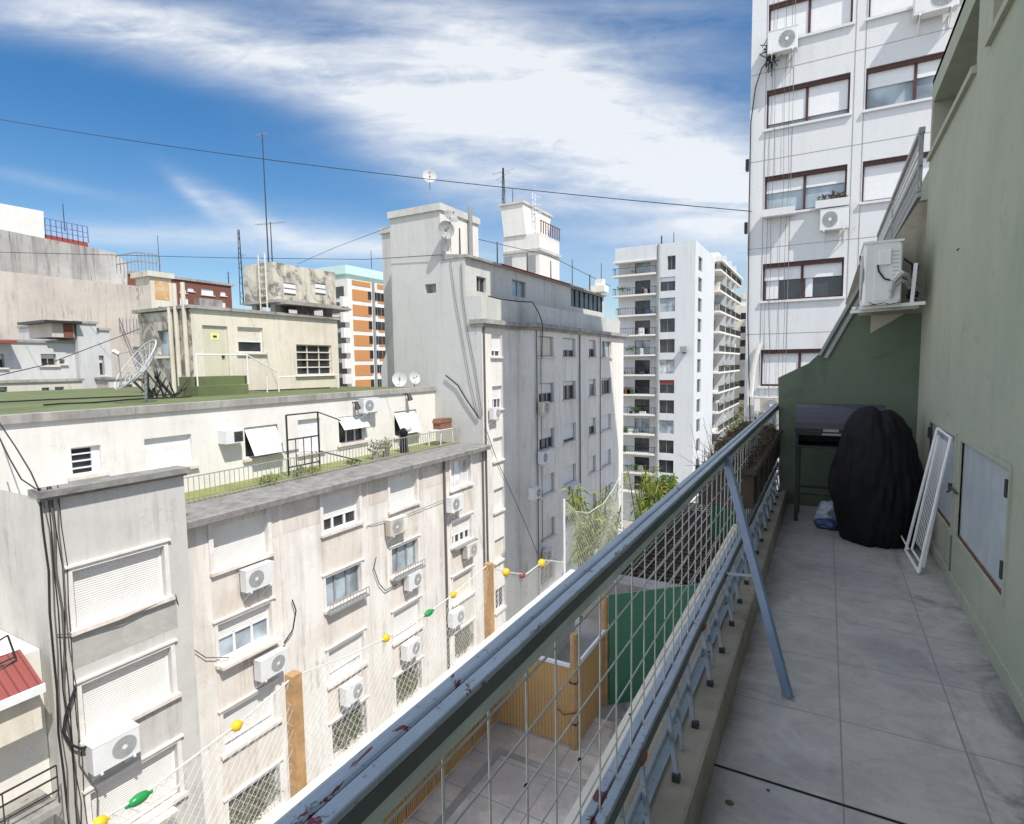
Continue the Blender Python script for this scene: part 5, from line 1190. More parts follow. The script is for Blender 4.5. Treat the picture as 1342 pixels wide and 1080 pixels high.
m.quad((xp, YF, -22), (xp, YF+1.2, -22), (xp, YF+1.2, zF), (xp, YF, zF)); m.quad((xFr-.3, YF+.001, zF), (xFl, YF+1.2, zF), (xFl, YF+40, zF), (xFr-.3, YF+40, zF))
nw = [(P(914, 450, X=xFr).y, P(919, 450, X=xFr).y, r[0], r[1]) for r in frows]; yFw = P(935, 450, X=xFr).y
FR.wall(m, YF, yFw, -22, zF, nw, .3)
m.build('wall', 'far_wall', FT)
ySec = P(962, 450, X=xFr).y; zSec = zF-.8
box(xFl, xFr-.9, yFw-.0, ySec+3, -22, zSec).build('rear_wall', 'far_wall', FT)
for i, r in enumerate(frows):
    W(FT, FF, wx0 if i else wx0+1, wx1, r[0], r[1], 'glass' if i not in (1, 6) else 'half', f=.3, n=2, trim=False, sill=False, fr='grey_metal', shut='red_paint' if i in (6,) else 'blind', pane=['glass_dark', 'glass_dark', 'glass_blue', 'glass_dark', 'glass_dark', 'glass_pale'][i % 6], rec=.2)
    W(FT, FR, nw[i][0], nw[i][1], r[0], r[1], 'glass', n=1, trim=False, sill=False, fr='grey_metal', rec=.2)
for i, d in enumerate(doors): W(FT, FFb, *d, 'glass', n=2 if i % 3 else 1, trim=False, sill=False, fr='dark_metal', pane='glass_dark' if i % 4 else 'glass_blue', rec=.15)
MB().tube((xp+.25, YF-.05, -22), (xp+.25, YF-.05, zF), .16, 6).build('downpipe', 'grey_metal', FT)
prng0 = random.Random(21)
def rail(x0, x1, y0, y1, z, h=.95, side='both'):
    m = MB(); t = .03
    def run(a, b):
        a = Vector(a); b = Vector(b); m.beam(a+Vector((0, 0, h)), b+Vector((0, 0, h)), .06, .06); L_ = (b-a).length; n = max(2, int(L_/.35))
        for k in range(n+1): p = a.lerp(b, k/n); m.beam(p, p+Vector((0, 0, h)), .03, .03, (1, 0, 0))
    run((x0, y0, z), (x1, y0, z)); run((x0, y0, z), (x0, y1, z)); run((x1, y0, z), (x1, y1, z)); return m
for i, s in enumerate(slabs):
    e = -.9 if i in (0, 1) else 0
    b = box(xFl+e*.5, xp-.1, YF-.3, YF+1.19, s-.18, s+.05).build('balcony', 'white_wall', FT); rail(xFl+e*.5+.1, xp-.2, YF-.2, YF+1.15, s+.05).build('railing', 'dark_metal', b)
for i, sv in enumerate(slabs):
    for k in range(prng0.randrange(1, 4)):
        x = prng0.uniform(xFl+.4, xp-1.2); w_ = prng0.uniform(.3, .9); box(x, x+w_, YF+.0, YF+.5, sv+.06, sv+prng0.uniform(.4, 1.1)).build('balcony_clutter', ['blind', 'concrete', 'leaf', 'red_brick', 'grey_metal', 'bag_blue'][prng0.randrange(6)], FT)
    if i % 3 == 1: m = MB(); leaves(m, (prng0.uniform(xFl+1, xp-1.5), YF-.1, sv+.9), 1.2, .25, .35, 90, .3); m.build('balcony_plants', 'leaf', FT)
box(xFl-.3, xp, YF-.4, YF+1.25, zF-2.1, zF-1.9).build('canopy', 'white_wall', FT); box(xFl, xp, YF-.3, YF+1.25, zF-1.9, zF-.0).build('parapet', 'far_wall', FT)
rb = [P(935, y, X=xFr).z for y in (352, 591)]; stp = (rb[0]-rb[1])/9.0
prng = random.Random(5)
for i in range(11):
    z = rb[0]-i*stp
    b = box(xFr-.9, xFr+.9, yFw+.2, ySec+2, z-.22, z+.06).build('balcony', 'white_wall', FT)
    m = MB(); x = xFr+.85; y0, y1 = yFw+.3, ySec+1.9
    m.beam((x, y0, z+1.0), (x, y1, z+1.0), .08, .08); n = 56
    for k in range(n+1): y = y0+(y1-y0)*k/n; m.beam((x, y, z), (x, y, z+1.0), .05, .05, (0, 1, 0))
    m.build('railing', 'dark_metal', b)
    m = MB(); y = yFw+.8
    while y < ySec: w_ = prng.uniform(1.4, 3.2); m.box(xFr-.91, xFr-.82, y, y+w_, z+.08, z+2.15); y += w_+prng.uniform(.7, 1.6)
    m.build('glazing', 'glass_dark', b)
    for k in range(9):
        y = prng.uniform(yFw+.5, ySec); mb = MB(); mb.box(xFr-.4, xFr+.3, y, y+prng.uniform(.6, 1.6), z+.06, z+prng.uniform(.7, 1.9)); mb.build('balcony_clutter', ['blind', 'concrete', 'yellow_wall', 'leaf', 'red_brick', 'grey_metal'][prng.randrange(6)], b)
    m = MB(); leaves(m, (xFr+.6, prng.uniform(yFw+2, ySec-2), z+.9), .4, 3.0, .5, 60, .5); m.build('plants', 'leaf_olive', b)
    for k in range(3): y = yFw+.2+(ySec-yFw)*(k+1)/4; box(xFr-.9, xFr+.9, y, y+.15, z+.061, z+stp-.23).build('balcony_divider', 'far_wall', b)
m = MB(); m.beam((xFr+.5, yFw, zSec+.3), (xFr+.5, ySec+2, zSec+.3), 1.4, .3); m.build('roof_edge', 'white_wall', FT)
u = P(895, 459, Y=YF-.4); FM = thing('wall_air_conditioner', (u.x, YF, u.z), 'dark unit bracketed alone on the blank face of the far white tower', 'air conditioner'); box(u.x-.3, u.x+.5, YF-.9, YF-.2, u.z-.3, u.z+.5).build('casing', 'grey_metal', FM); box(u.x-.2, u.x+.4, YF-.2, YF-.001, u.z-.4, u.z-.3).build('bracket', 'dark_metal', FM)
antenna(883, 320, 304, YF+4, 'thin mast on the far white tower roof', (), .06); antenna(867, 321, 309, YF+3, 'short dark aerial cluster on the far white tower', ((.8, .9, 1, .2, 3),), .12)
RP = thing('roof_hut', (xFr-3, YF+30, zF), 'small white hut on the far tower roof', 'hut'); box(xFr-6, xFr-1, YF+24, YF+34, zSec, zSec+3.2).build('wall', 'white_wall', RP)
# streetside buildings beyond
def block(name, label, x0, x1, y0, y1, z1, mat, rowsz=None, step=2.9, ww=1.4, gap=2.8, faces='XY', pane='glass_dark', zlow=-22, cat='building', roofmat='concrete'):
    T = thing(name, ((x0+x1)/2, (y0+y1)/2, zlow), label, cat); m = MB(); FX = Face('X', x1); FY = Face('Y', y0)
    hx, hy = [], []; z = z1-1.2
    while z-1.4 > max(zlow, -14):
        if 'X' in faces:
            y = y0+1.2
            while y+ww < y1-.8: hx.append((y, y+ww, z-1.4, z)); y += gap
        if 'Y' in faces:
            x = x1-1.2-ww
            while x > x0+.8: hy.append((x, x+ww, z-1.4, z)); x -= gap
        z -= step
    FX.wall(m, y0, y1, zlow, z1, hx, .2); FY.wall(m, x0, x1, zlow, z1, hy, .2); m.quad((x0, y0, z1-.02), (x1, y0, z1-.02), (x1, y1, z1-.02), (x0, y1, z1-.02)); m.quad((x0, y0, zlow), (x0, y1, zlow), (x0, y1, z1), (x0, y0, z1)); m.quad((x0, y1, zlow), (x1, y1, zlow), (x1, y1, z1), (x0, y1, z1)); m.build('wall', mat, T)
    for F_, hh in ((FX, hx), (FY, hy)):
        for k, h in enumerate(hh[:60]):
            mb = MB(); F_.bx(mb, h[0], h[1], h[2], h[3], -.22, -.18); w = mb.build('window', pane if (k*7) % 5 else 'blind', T)
    return T
block('apartment_block', 'distant cream block seen between the far tower and the near white tower', -22, P(966, 450, X=0.1-14).x-.0, 132, 150, EYE+P(970, 385, Y=132).z-1.6, 'yellow_wall', faces='XY', gap=3.2)
q = P(968, 480, Y=100); block('apartment_block', 'pale building further down the street beside the near tower', q.x-2.2, q.x+1.6, 128, 160, P(970, 410, Y=128).z, 'far_wall')
stm = thing('street_tree', (-12.2, 100, -22), 'tree crown down in the street canyon beside the far tower', 'tree')
m = MB()
for c in range(9): leaves(m, (-11.6+rng.uniform(-1.5, 1.5), 88+c*4, -12+rng.uniform(-1, 3)+c*.5), 1.8, 3, 2.4, 420, .5, 0, 2)
m.build('crown', 'leaf_olive', stm); MB().tube((-12, 100, -22), (-12, 100, -10), .3, 8, .15).build('trunk', 'bark', stm)

# ================================================================== NEAR WHITE TOWER
YT = 20.; FTn = Face('Y', YT); xT0 = -2.34
NT = thing('apartment_tower', (2, 24, -22), 'tall white tower with brown framed windows rising out of the picture at right', 'building')
def ht(x0, x1, y0, y1):
    a = FTn.uv(x0, y0); b = FTn.uv(x1, y1); return a[0], b[0], b[1], a[1]
ux0, ux1 = FTn.uv(1005, 121)[0], FTn.uv(1115, 95)[0]; vx0, vx1 = FTn.uv(1135.5, 88)[0], 3.15
th = [EYE+YT*k for k in (.545, .4185, .2885, .1535, .0175, -.119, -.255)]; th = [th[0]+2.62*2, th[0]+2.62]+th
hh = 1.17; tw = [(z-hh, z) for z in th]
m = MB(); FTn.wall(m, xT0, 9, -22, 30, [(a, b, r[0], r[1]) for r in tw for a, b in ((ux0, ux1), (vx0, vx1), (4.3, 6.4))], .22)
m.quad((xT0, YT, -22), (xT0, YT+12, -22), (xT0, YT+12, 30), (xT0, YT, 30)); m.quad((9, YT, -22), (9, YT+12, -22), (9, YT+12, 30), (9, YT, 30)); m.quad((xT0, YT+12, -22), (9, YT+12, -22), (9, YT+12, 30), (xT0, YT+12, 30)); m.quad((xT0, YT, 30), (9, YT, 30), (9, YT+12, 30), (xT0, YT+12, 30))
m.build('wall', 'tower_wall', NT)
def twin(a, b, r, fl, fr2, pl='glass_blue', bottom=True, curt=False, lab=None):
    w = MB(); t = .05
    FTn.bx(w, a, b, r[1]-.13, r[1], -.20, -.05); FTn.bx(w, a, b, r[0], r[0]+.06, -.2, -.10); FTn.bx(w, a, a+t, r[0]+.06, r[1]-.13, -.2, -.1); FTn.bx(w, b-t, b, r[0]+.06, r[1]-.13, -.2, -.1); mid = (a+b)/2; FTn.bx(w, mid-.035, mid+.035, r[0]+.06, r[1]-.13, -.2, -.1)
    w = w.build('window', 'brown_metal', NT)
    FTn.bx(MB(), a+t, b-t, r[0]+.06, r[1]-.13, -.21, -.19).build('pane', pl, w)
    H_ = r[1]-.13-r[0]-.06
    for u0, u1, f in ((a+t, mid-.035, fl), (mid+.035, b-t, fr2)): FTn.bx(MB(), u0+.002, u1-.002, r[1]-.13-H_*f, r[1]-.13, -.185, -.13).build('shutter', 'blind', w)
    if curt:
        for u0, u1 in ((a+.1, a+.45), (mid+.1, mid+.3)): FTn.bx(MB(), u0, u1, r[0]+.06, r[1]-.13-H_*max(fl, fr2), -.189, -.187).build('curtain', 'white_metal', w)
    FTn.bx(MB(), a-.06, b+.06, r[0]-.07, r[0], -.1, .07).build('sill', 'tower_wall', w)
cfg = [(.6, .6), (.7, .7), (1, 1), (.88, .86), (.38, .36), (.40, .40), (1, 1), (1, 1), (.6, .6)]
cfg2 = [(.6, .6), (.7, .7), (1, .9), (.42, .40), (1, .95), (1, 1), (.6, .6), (1, 1), (1, 1)]
for i, r in enumerate(tw):
    twin(ux0, ux1, r, *cfg[i], pl='glass_dark' if i == 5 else 'glass_blue', curt=(i == 5)); twin(vx0, vx1, r, *cfg2[i]); twin(4.3, 6.4, r, .5, .7)
# panel joints
jm = MB(); k = 0
for z in [P(1050, y, Y=YT).z for y in (84, 202, 320, 436)]+[P(1050, 436, Y=YT).z-2.72*i for i in (1, 2, 3)]+[P(1050, 84, Y=YT).z+2.7*i for i in (1, 2, 3)]:
    FTn.bx(MB(), xT0, 9, z-.008, z+.008, 0, .004).build('panel_joint', 'grey_metal', NT)
for x in (ux0-.03, (ux0*.67+ux1*.33), ux1+.10, vx0-.03): FTn.bx(MB(), x-.007, x+.007, -22, 30, .0045, .008).build('panel_joint', 'grey_metal', NT)
put_ac(FTn, 1008, 1042, 68, 'air conditioner hung beside the tangle of cables at the tower edge', sc=1.05)
put_ac(FTn, 1203, 1250, 16, 'highest air conditioner of the tower, cut by the top edge', sc=1.15)
put_ac(FTn, 1077, 1110, 300, 'air conditioner under the flower box of the near tower', sc=1.0)
put_ac(FTn, 992, 1018, 541, 'lowest air conditioner of the tower, level with the green wall corner', sc=.95)
for a, b, y, lab in ((1000, 1042, 277, 'long empty flower box under the tower window'), (1069, 1113, 266, 'short flower box with dry plants above an air conditioner')):
    u0 = FTn.uv(a, y)[0]; u1 = FTn.uv(b, y)[0]; z = FTn.uv((a+b)/2, y+8)[1]; T = thing('flower_box', ((u0+u1)/2, YT-.2, z), lab, 'flower box', 'flower boxes on the near tower')
    FTn.bx(MB(), u0, u1, z, z+.22, .075, .34).build('box', 'tower_wall', T)
    if a > 1050: m = MB(); leaves(m, ((u0+u1)/2, YT-.2, z+.3), .35, .1, .14, 90, .14); m.build('foliage', 'leaf_dry', T)
# cables on the tower
rr = random.Random(4)
for i, px in enumerate((1009, 1014, 1034, 1027)):
    x = P(px, 200, Y=YT).x; z = 20; pts = []
    while z > -3: pts.append((x+rr.uniform(-.04, .04), YT-.06-.02*i, z)); z -= 1.3
    cable('cable', pts, .006, 'cable_grey', ['leftmost of four thin cables down the tower', 'second of four thin cables down the tower', 'fourth, rightmost thin cable down the tower', 'third of four thin cables down the tower'][i], group='cables hanging down the near tower')
m = MB()
for k in range(14):
    a = Vector((P(1010, 72, Y=YT-.2).x, YT-.22, P(1010, 72, Y=YT-.2).z)); m.path([a+Vector((rr.gauss(0, .12), rr.uniform(-.1, .1), rr.gauss(0, .22))) for _ in range(5)], .014, 4)
o = m.build('cable_tangle', 'cable'); o['label'] = 'tangle of black cables beside the upper left air conditioner of the tower'; o['category'] = 'cables'
cable('cable', [P(1010, 75, Y=YT-.1), P(998, 90, Y=YT-.1), P(990, 115, Y=YT-.1), P(984, 160, Y=YT-.05), P(982, 260, Y=YT-.05), P(980, 420, Y=YT-.05), P(983, 560, Y=YT-.05)], .018, 'cable', 'cable looping to the left edge of the tower and down it')
# lit white conduit and pale sheet beside lowest AC
MB_ = MB(); MB_.path([P(996, 450, Y=YT-.1), P(988, 480, Y=YT-.15), P(984, 520, Y=YT-.15)], .07, 7); o = MB_.build('conduit', 'white_wall'); o['label'] = 'pale duct curving down beside the lowest air conditioner'; o['category'] = 'duct'
for y in (215, 297): q = P(979, y, Y=YT+.2); o = box(xT0-.12, xT0-.001, YT+.1, YT+.3, q.z-.22, q.z+.12).build('floodlight', 'dark_metal'); o['label'] = ('upper' if y == 215 else 'lower')+' small dark box on the left edge of the near tower'; o['category'] = 'light'

# ================================================================== UPPER LEFT: hut on the roof and beyond
XH = -24.; FH = Face('X', XH); yH0 = P(252, 450, X=XH).y; yH1 = P(443, 450, X=XH).y; zH = P(300, 408, X=XH).z; ZR2 = zr-.05
HT = thing('roof_house', (XH-3, (yH0+yH1)/2, ZR2), 'pale yellow roof house with a door and two windows on the green roof', 'building')
def hh_(x0, x1, y0, y1, F_=FH):
    a = F_.uv((x0+x1)/2, y0); b = F_.uv((x0+x1)/2, y1); return (F_.uv(x0, (y0+y1)/2)[0], F_.uv(x1, (y0+y1)/2)[0], b[1], a[1])
d = hh_(267, 300, 427, 498); wA = hh_(312, 345, 429, 462); wB = hh_(389, 435, 452, 491)
m = MB(); FH.wall(m, yH0, yH1, ZR2-.3, zH, [d, wA, wB], .2); m.quad((XH, yH1, ZR2), (-30, yH1, ZR2), (-30, yH1, zH), (XH, yH1, zH)); m.build('wall', 'yellow_wall', HT)
FHy = Face('Y', yH0); xl = P(183, 450, Y=yH0).x; ws = (P(207, 450, Y=yH0).x, P(222, 450, Y=yH0).x, P(215, 467, Y=yH0).z, P(215, 433, Y=yH0).z)
m = MB(); FHy.wall(m, xl, XH-.001, ZR2-.3, zH-.05, [ws], .25); m.build('side_wall', 'dirty_wall', HT)
m = MB(); m.box(xl-.2, XH+.15, yH0-.15, P(443, 430, X=XH).y+.1, zH, zH+.14); m.build('roof', 'concrete', HT)
w = W(HT, FHy, *ws, 'glass', n=1, trim=False, pane='glass_blue', fr='grey_metal')
dr = FH.bx(MB(), d[0], d[1], d[2], d[3], -.14, -.1).build('door', stucco('door_cream', (.62, .60, .47), (.45, .43, .34), .3, .3), HT); FH.bx(MB(), (d[0]*.2+d[1]*.8)-.06, (d[0]*.2+d[1]*.8)+.06, d[2]+1.0, d[2]+1.1, -.1, -.04).build('handle', 'dark_metal', dr)
q = FH.uv(283, 441); FH.bx(MB(), q[0]-.20, q[0]+.20, q[1]-.15, q[1]+.15, -.1, -.09).build('notice', plain('pale_yellow_notice', (.75, .72, .30), .7), dr); FH.bx(MB(), q[0]-.08, q[0]+.10, q[1]-.05, q[1]+.05, -.09, -.085).build('notice_mark', 'dark_metal', dr)
W(HT, FH, *wA, 'half', f=.55, n=1, trim=False, shut='shutter_cream'); W(HT, FH, *wB, 'glass', n=3, trim=False, fr='shutter_cream', pane='glass_dark')
m = MB()
for i in range(1, 4): FH.bx(m, wB[0], wB[1], wB[2]+(wB[3]-wB[2])*i/4-.03, wB[2]+(wB[3]-wB[2])*i/4+.03, -.19, -.10)
m.build('window_bars', 'yellow_wall', HT)
# pipes up the corner
for i, px in enumerate((226, 234, 245)): x = P(px, 460, Y=yH0-.1).x; MB().tube((x, yH0-.12, ZR2-.2), (x, yH0-.12, zH+.1+(1.0 if i else 0)), .09, 8).build('corner_pipe', 'yellow_wall', HT)
# green steps
def P2(x, y, Z): return P(x, y, Z=Z)
ST = thing('steps', (XH+.9, P(280, 512, X=XH+.6).y, ZR2), 'green painted steps with a thin white handrail before the roof house door', 'steps')
ys0, ys1 = P(256, 510, X=XH+1.3).y, P(322, 512, X=XH+1.3).y
box(XH+.02, XH+1.5, ys0, ys1, ZR2-.02, ZR2+.42).build('lower_step', 'green_roof', ST); box(XH+.02, XH+.9, ys0+.1, d[1]+.2, ZR2+.42, ZR2+.80).build('upper_step', 'green_roof', ST)
m = MB(); a = (XH+1.4, ys0+.05, ZR2+.42); b = (XH+1.4, d[1]-.1, ZR2+.42)
m.tube(a, (a[0], a[1], a[2]+1.3), .03, 6).tube(b, (b[0], b[1], b[2]+1.3), .03, 6).tube((a[0], a[1], a[2]+1.3), (b[0], b[1], b[2]+1.3), .03, 6).tube((b[0], b[1], b[2]+1.3), (b[0], b[1]+1.6, b[2]+.5), .03, 6).tube((b[0], b[1]+1.6, b[2]+.5), (b[0], b[1]+1.6, ZR2), .03, 6)
e = P(442, 482, X=XH+1.4); m.tube((b[0], b[1]+1.6, ZR2+.7), (XH+1.4, e.y, ZR2+.7), .03, 6).tube((XH+1.4, e.y, ZR2), (XH+1.4, e.y, ZR2+.75), .03, 6).tube((XH+1.4, e.y*.8, ZR2), (XH+1.4, e.y*.8, ZR2+.75), .03, 6); m.build('handrail', 'white_metal', ST)
# stained water tank on stilts
XK = -24.3; FK = Face('X', XK); yk0 = P(358, 375, X=XK).y; yk1 = P(440, 380, X=XK).y; zk1 = P(380, 347, X=XK).z; zk0 = P(380, 398, X=XK).z
TK = thing('water_tank', (XK-1.5, (yk0+yk1)/2, zH+.14), 'weather blackened concrete water tank on short stilts above the roof house', 'water tank')
xk = P(320, 375, Y=yk0).x
box(xk, XK, yk0, yk1, zk0, zk1).build('tank', 'dirty_wall', TK)
box(xk-.15, XK+.35, yk0-.1, yk1+.1, zk0-.02, zk0+.12).box(XK, XK+.75, yk0+.1, yk1+.4, zk0-.12, zk0-.02).build('slab', 'concrete', TK)
for x in (xk+.4, XK-.4):
    for y in (yk0+.4, (yk0+yk1)/2, yk1-.3): MB().beam((x, y, zH+.14), (x, y, zk0-.02), .35, .35, (0, 1, 0)).build('pillar', 'concrete', TK)
for px in (379, 419):
    u, z = FK.uv(px, 380); MB().disc((XK+.004, u, z), (1, 0, 0), .62, 24, .0, .015).build('damp_ring', 'dirty_wall', TK)
    FK.bx(MB(), u-.36, u+.36, z-.22, z+.34, .02, .05).build('hatch_cover', 'white_metal', TK); g = MB()
    for k in range(3): FK.bx(g, u-.36, u+.36, z-.22+k*.26, z-.18+k*.26, .05, .06)
    g.build('hatch_slats', 'dark_metal', TK)
m = MB(); yl = yk0-.15; xl_ = P(348, 375, Y=yk0).x
for dx in (-.25, .25): m.tube((xl_+dx, yl, zH+.1), (xl_+dx, yl, zk1+.4), .04, 5)
for i in range(10): m.tube((xl_-.25, yl, zH+.3+i*.35), (xl_+.25, yl, zH+.3+i*.35), .025, 4)
m.build('ladder', 'yellow_wall', TK)
# mesh dish
q = P(165, 497, X=-20.5); dish((-20.5, q.y+.6, ZR2), .95, (-.15, -.80, .58), 'big pale mesh dish standing on the green roof', 1.15, mat='dish', mesh=True)
dq = P(138, 470, X=-22)
m = MB(); 
for k in range(22):
    a = Vector((-23.3, P(205+rr.uniform(-14, 24), 500, X=-23.3).y, ZR2)); m.tube(a, a+Vector((rr.gauss(0, .15), rr.gauss(0, .5), rr.uniform(.3, 1.1))), .03, 4)
o = m.build('scrap_metal', 'dark_metal'); o['label'] = 'heap of dark scrap rods leaning under the blackened side wall'; o['category'] = 'scrap'
# green roof clutter: hoses
for i, (a, b, lab) in enumerate((((0, 527), (430, 508), 'upper long dark hose lying across the green roof'), ((60, 531), (250, 519), 'lower short dark hose lying on the green roof'))):
    p, q = P(*a, Z=ZR2+.05), P(*b, Z=ZR2+.05); cable('hose', [p.lerp(q, t/8)+Vector((rr.gauss(0, .25), 0, 0)) for t in range(9)], .03, 'cable', lab, 'hose')
# low grey houses behind the roof
def hx_(X, x0, x1, y0, y1):
    F_ = Face('X', X); a = F_.uv((x0+x1)/2, y0); b = F_.uv((x0+x1)/2, y1); return (F_.uv(x0, (y0+y1)/2)[0], F_.uv(x1, (y0+y1)/2)[0], b[1], a[1])
def lowhouse(label, X, x0, x1, yt, wins_, mat, depth=8, coping=True, zl=-6):
    F_ = Face('X', X); z1 = F_.uv((x0+x1)/2, yt)[1]; y0 = F_.uv(x0, yt)[0]; y1 = F_.uv(x1, yt)[0]; T = thing('low_house', (X-depth/2, (y0+y1)/2, zl), label, 'building', None)
    hs = [hx_(X, *w) for w in wins_]; m = MB(); F_.wall(m, y0, y1, zl, z1, hs, .3); m.box(X-depth, X-.35, y0, y1, zl, z1-.01); m.quad((X, y0, zl), (X-.36, y0, zl), (X-.36, y0, z1), (X, y0, z1)); m.quad((X, y1, zl), (X-.36, y1, zl), (X-.36, y1, z1), (X, y1, z1)); m.quad((X, y0, z1), (X, y1, z1), (X-.36, y1, z1), (X-.36, y0, z1)); m.build('wall', mat, T)
    if coping: F_.bx(MB(), y0-.1, y1+.1, z1, z1+.15, -depth, .1).build('coping', 'concrete', T)
    for h in hs: W(T, F_, *h, 'half', f=.35, n=2, trim=False, fr='grey_metal', rec=.2)
    return T
M['house_grey'] = stucco('pale_grey_house', (.60, .60, .60), (.42, .42, .41), .5, .3, .3); M['house_warm'] = stucco('pinkish_house', (.66, .61, .56), (.46, .42, .38), .5, .3, .3)
lowhouse('long low grey house with a few small dark windows behind the green roof', -42, -20, 100, 449, [(54, 74, 464, 479), (78, 85, 471, 477), (-4, 6, 464, 482)], 'house_grey')
lowhouse('taller narrow pale house rising from the row of low grey houses', -41.5, 100, 126, 424, [], 'house_grey')
lowhouse('pale house with a block of small vents, right of the narrow one', -41.8, 124, 143, 433, [(127, 137, 466, 492)], 'house_grey')
lowhouse('small lean-to with a shuttered window behind the mesh dish', -40, 142, 185, 497, [(156, 174, 504, 518)], 'house_warm')
lowhouse('low front annex with two small windows at the foot of the grey houses', -40, -20, 108, 501, [(55, 65, 508, 518), (72, 84, 507, 514), (-3, 10, 507, 520)], 'house_warm', coping=True)
T = thing('roof_shed', (-42, 16, 2), 'small brown shed with an overhanging roof on the grey house', 'shed'); h = hx_(-41.4, 68, 97, 424, 442); FX_ = Face('X', -41.4); FX_.bx(MB(), h[0], h[1], h[2], h[3], -3, 0).build('wall', 'concrete_warm', T); FX_.bx(MB(), h[0]-.5, h[1]+.3, h[3], h[3]+.15, -3.2, .4).build('roof', 'dark_metal', T); FX_.bx(MB(), h[0]+.6, h[0]+1.1, h[2], h[3], .001, .05).build('door', 'brown_brick', T)
h = hx_(-41, -20, 22, 441, 449); T = thing('red_roof_edge', (-41.5, 13, h[2]), 'strip of faded red roof at the left edge above the grey house', 'roof'); Face('X', -41).bx(MB(), h[0], h[1], h[2], h[3]-.2, -5, 0).build('roof', 'red_paint', T)
# big concrete party walls
def bigwall(label, X, pts, mat, depth=12, zl=-22, trimz=None):
    F_ = Face('X', X); pp = [F_.uv(*p) for p in pts]; pp = [(y, z) for y, z in pp]; T = thing('party_wall_building', (X-depth/2, pp[0][0], zl), label, 'building'); m = MB(); poly = [(pp[0][0], zl)]+pp+[(pp[-1][0], zl)]
    m.prism([(y, z) for y, z in poly], 'x', X-depth, X); m.build('wall', mat, T); return T
t1 = bigwall('wide windowless brown grey concrete wall behind the low houses', -52, [(-80, 345), (0, 355), (200, 377), (215, 377)], 'concrete_warm')
t2 = bigwall('pale streaked concrete wall standing above the wide brown grey wall', -53.5, [(-80, 290), (3, 301), (150, 331), (167, 345), (167, 378)], stucco('streaked_concrete', (.54, .52, .49), (.20, .19, .18), .8, 1.0, .12))
t3 = bigwall('white rendered block at the left edge on top of the streaked wall', -54, [(-60, 255), (3, 267), (57, 277), (59, 320)], 'white_wall', 10)
t4 = bigwall('faded red wall stub on the roof right of the white block', -54.5, [(55, 306), (115, 318), (119, 345)], 'red_paint', 8)
T = thing('mesh_fence', (-54.5, 24, P(80, 300, X=-54.5).z), 'thin blue mesh fence above the faded red wall stub', 'fence'); m = MB(); p, q = P(60, 308, X=-54.4), P(116, 318, X=-54.4); 
for i in range(9): a = p.lerp(q, i/8); m.tube(a, a+Vector((0, 0, 1.3)), .04, 4)
for z in (.4, .8, 1.3): m.tube(p+Vector((0, 0, z)), q+Vector((0, 0, z)), .03, 4)
m.build('mesh', plain('blue_net', (.10, .16, .36)), T)
# cream chimney tower with rust stain and tank cage
XM = -46; FM_ = Face('X', XM); h = hx_(XM, 198, 226, 364, 420); xm = P(190, 390, Y=h[0]).x
T = thing('lift_house', (XM-2, (h[0]+h[1])/2, 0), 'cream lift house with an orange rust stain and wire cage on top', 'building'); box(P(179, 390, Y=h[0]).x, XM, h[0], h[1], 0, h[3]).build('wall', 'yellow_wall', T)
box(P(178, 390, Y=h[0]).x-.2, XM+.2, h[0]-.2, h[1]+.15, h[3], h[3]+.4).build('coping', 'yellow_wall', T)
a, z = FM_.uv(213, 378); FM_.bx(MB(), a-.6, a+.5, z-.9, z+.55, 0, .02).build('rust_stain', stucco('rust_stain', (.62, .34, .12), (.70, .60, .44), 1.2, .6, 1.2), T); FM_.bx(MB(), a-.4, a+.7, z-1.7, z-1.45, 0, .03).build('slot', 'dark_metal', T)
m = MB(); z0 = h[3]+.4
for i in range(7): y = h[0]+(h[1]-h[0])*i/6-.8; m.tube((XM, y, z0), (XM, y, z0+1.3), .03, 4).tube((XM-3, y, z0), (XM-3, y, z0+1.3), .03, 4)
for z in (z0+.65, z0+1.3): m.tube((XM, h[0]-.8, z), (XM, h[1]-.8, z), .05, 4).tube((XM-3, h[0]-.8, z), (XM, h[0]-.8, z), .05, 4)
m.build('cage', 'grey_metal', T)
# brown brick block with white windows
XV = -70; T = thing('brick_block', (XV-5, 46, -22), 'dark red brick block with white framed windows behind the roof house', 'building')
FV = Face('X', XV); a = FV.uv(165, 352); b = FV.uv(303, 377); hs = [hx_(XV, *w) for w in ((236, 244, 378, 384), (246, 254, 377, 382), (264, 280, 379, 387), (289, 296, 382, 388), (236, 247, 390, 400), (285, 296, 395, 404))]
m = MB(); FV.wall(m, a[0], b[0], -22, b[1]+.2, hs, .3); m.quad((XV, b[0], -22), (XV-12, b[0], -22), (XV-12, b[0], b[1]), (XV, b[0], b[1])); m.quad((XV, a[0], b[1]+.2), (XV, b[0], b[1]+.2), (XV-12, b[0], b[1]+.2), (XV-12, a[0], b[1]+.2)); m.build('wall', 'brown_brick', T)
FV.bx(MB(), a[0], b[0]+.3, b[1]+.2, b[1]+.5, -12, .2).build('coping', 'concrete', T)
for h in hs: W(T, FV, *h, 'closed', trim=False, shut='blind', rec=.12)
FV.bx(MB(), FV.uv(254, 392)[0], FV.uv(284, 396)[0], FV.uv(270, 405)[1], FV.uv(270, 393)[1], 0, 1.2).build('balcony', 'concrete', T)
antenna(300, 376, 356, 60, 'small aerial at the right end of the brick block', ((.9, 1, 1, .2, 4), (.6, 1, .8, .2, 4)), .09)
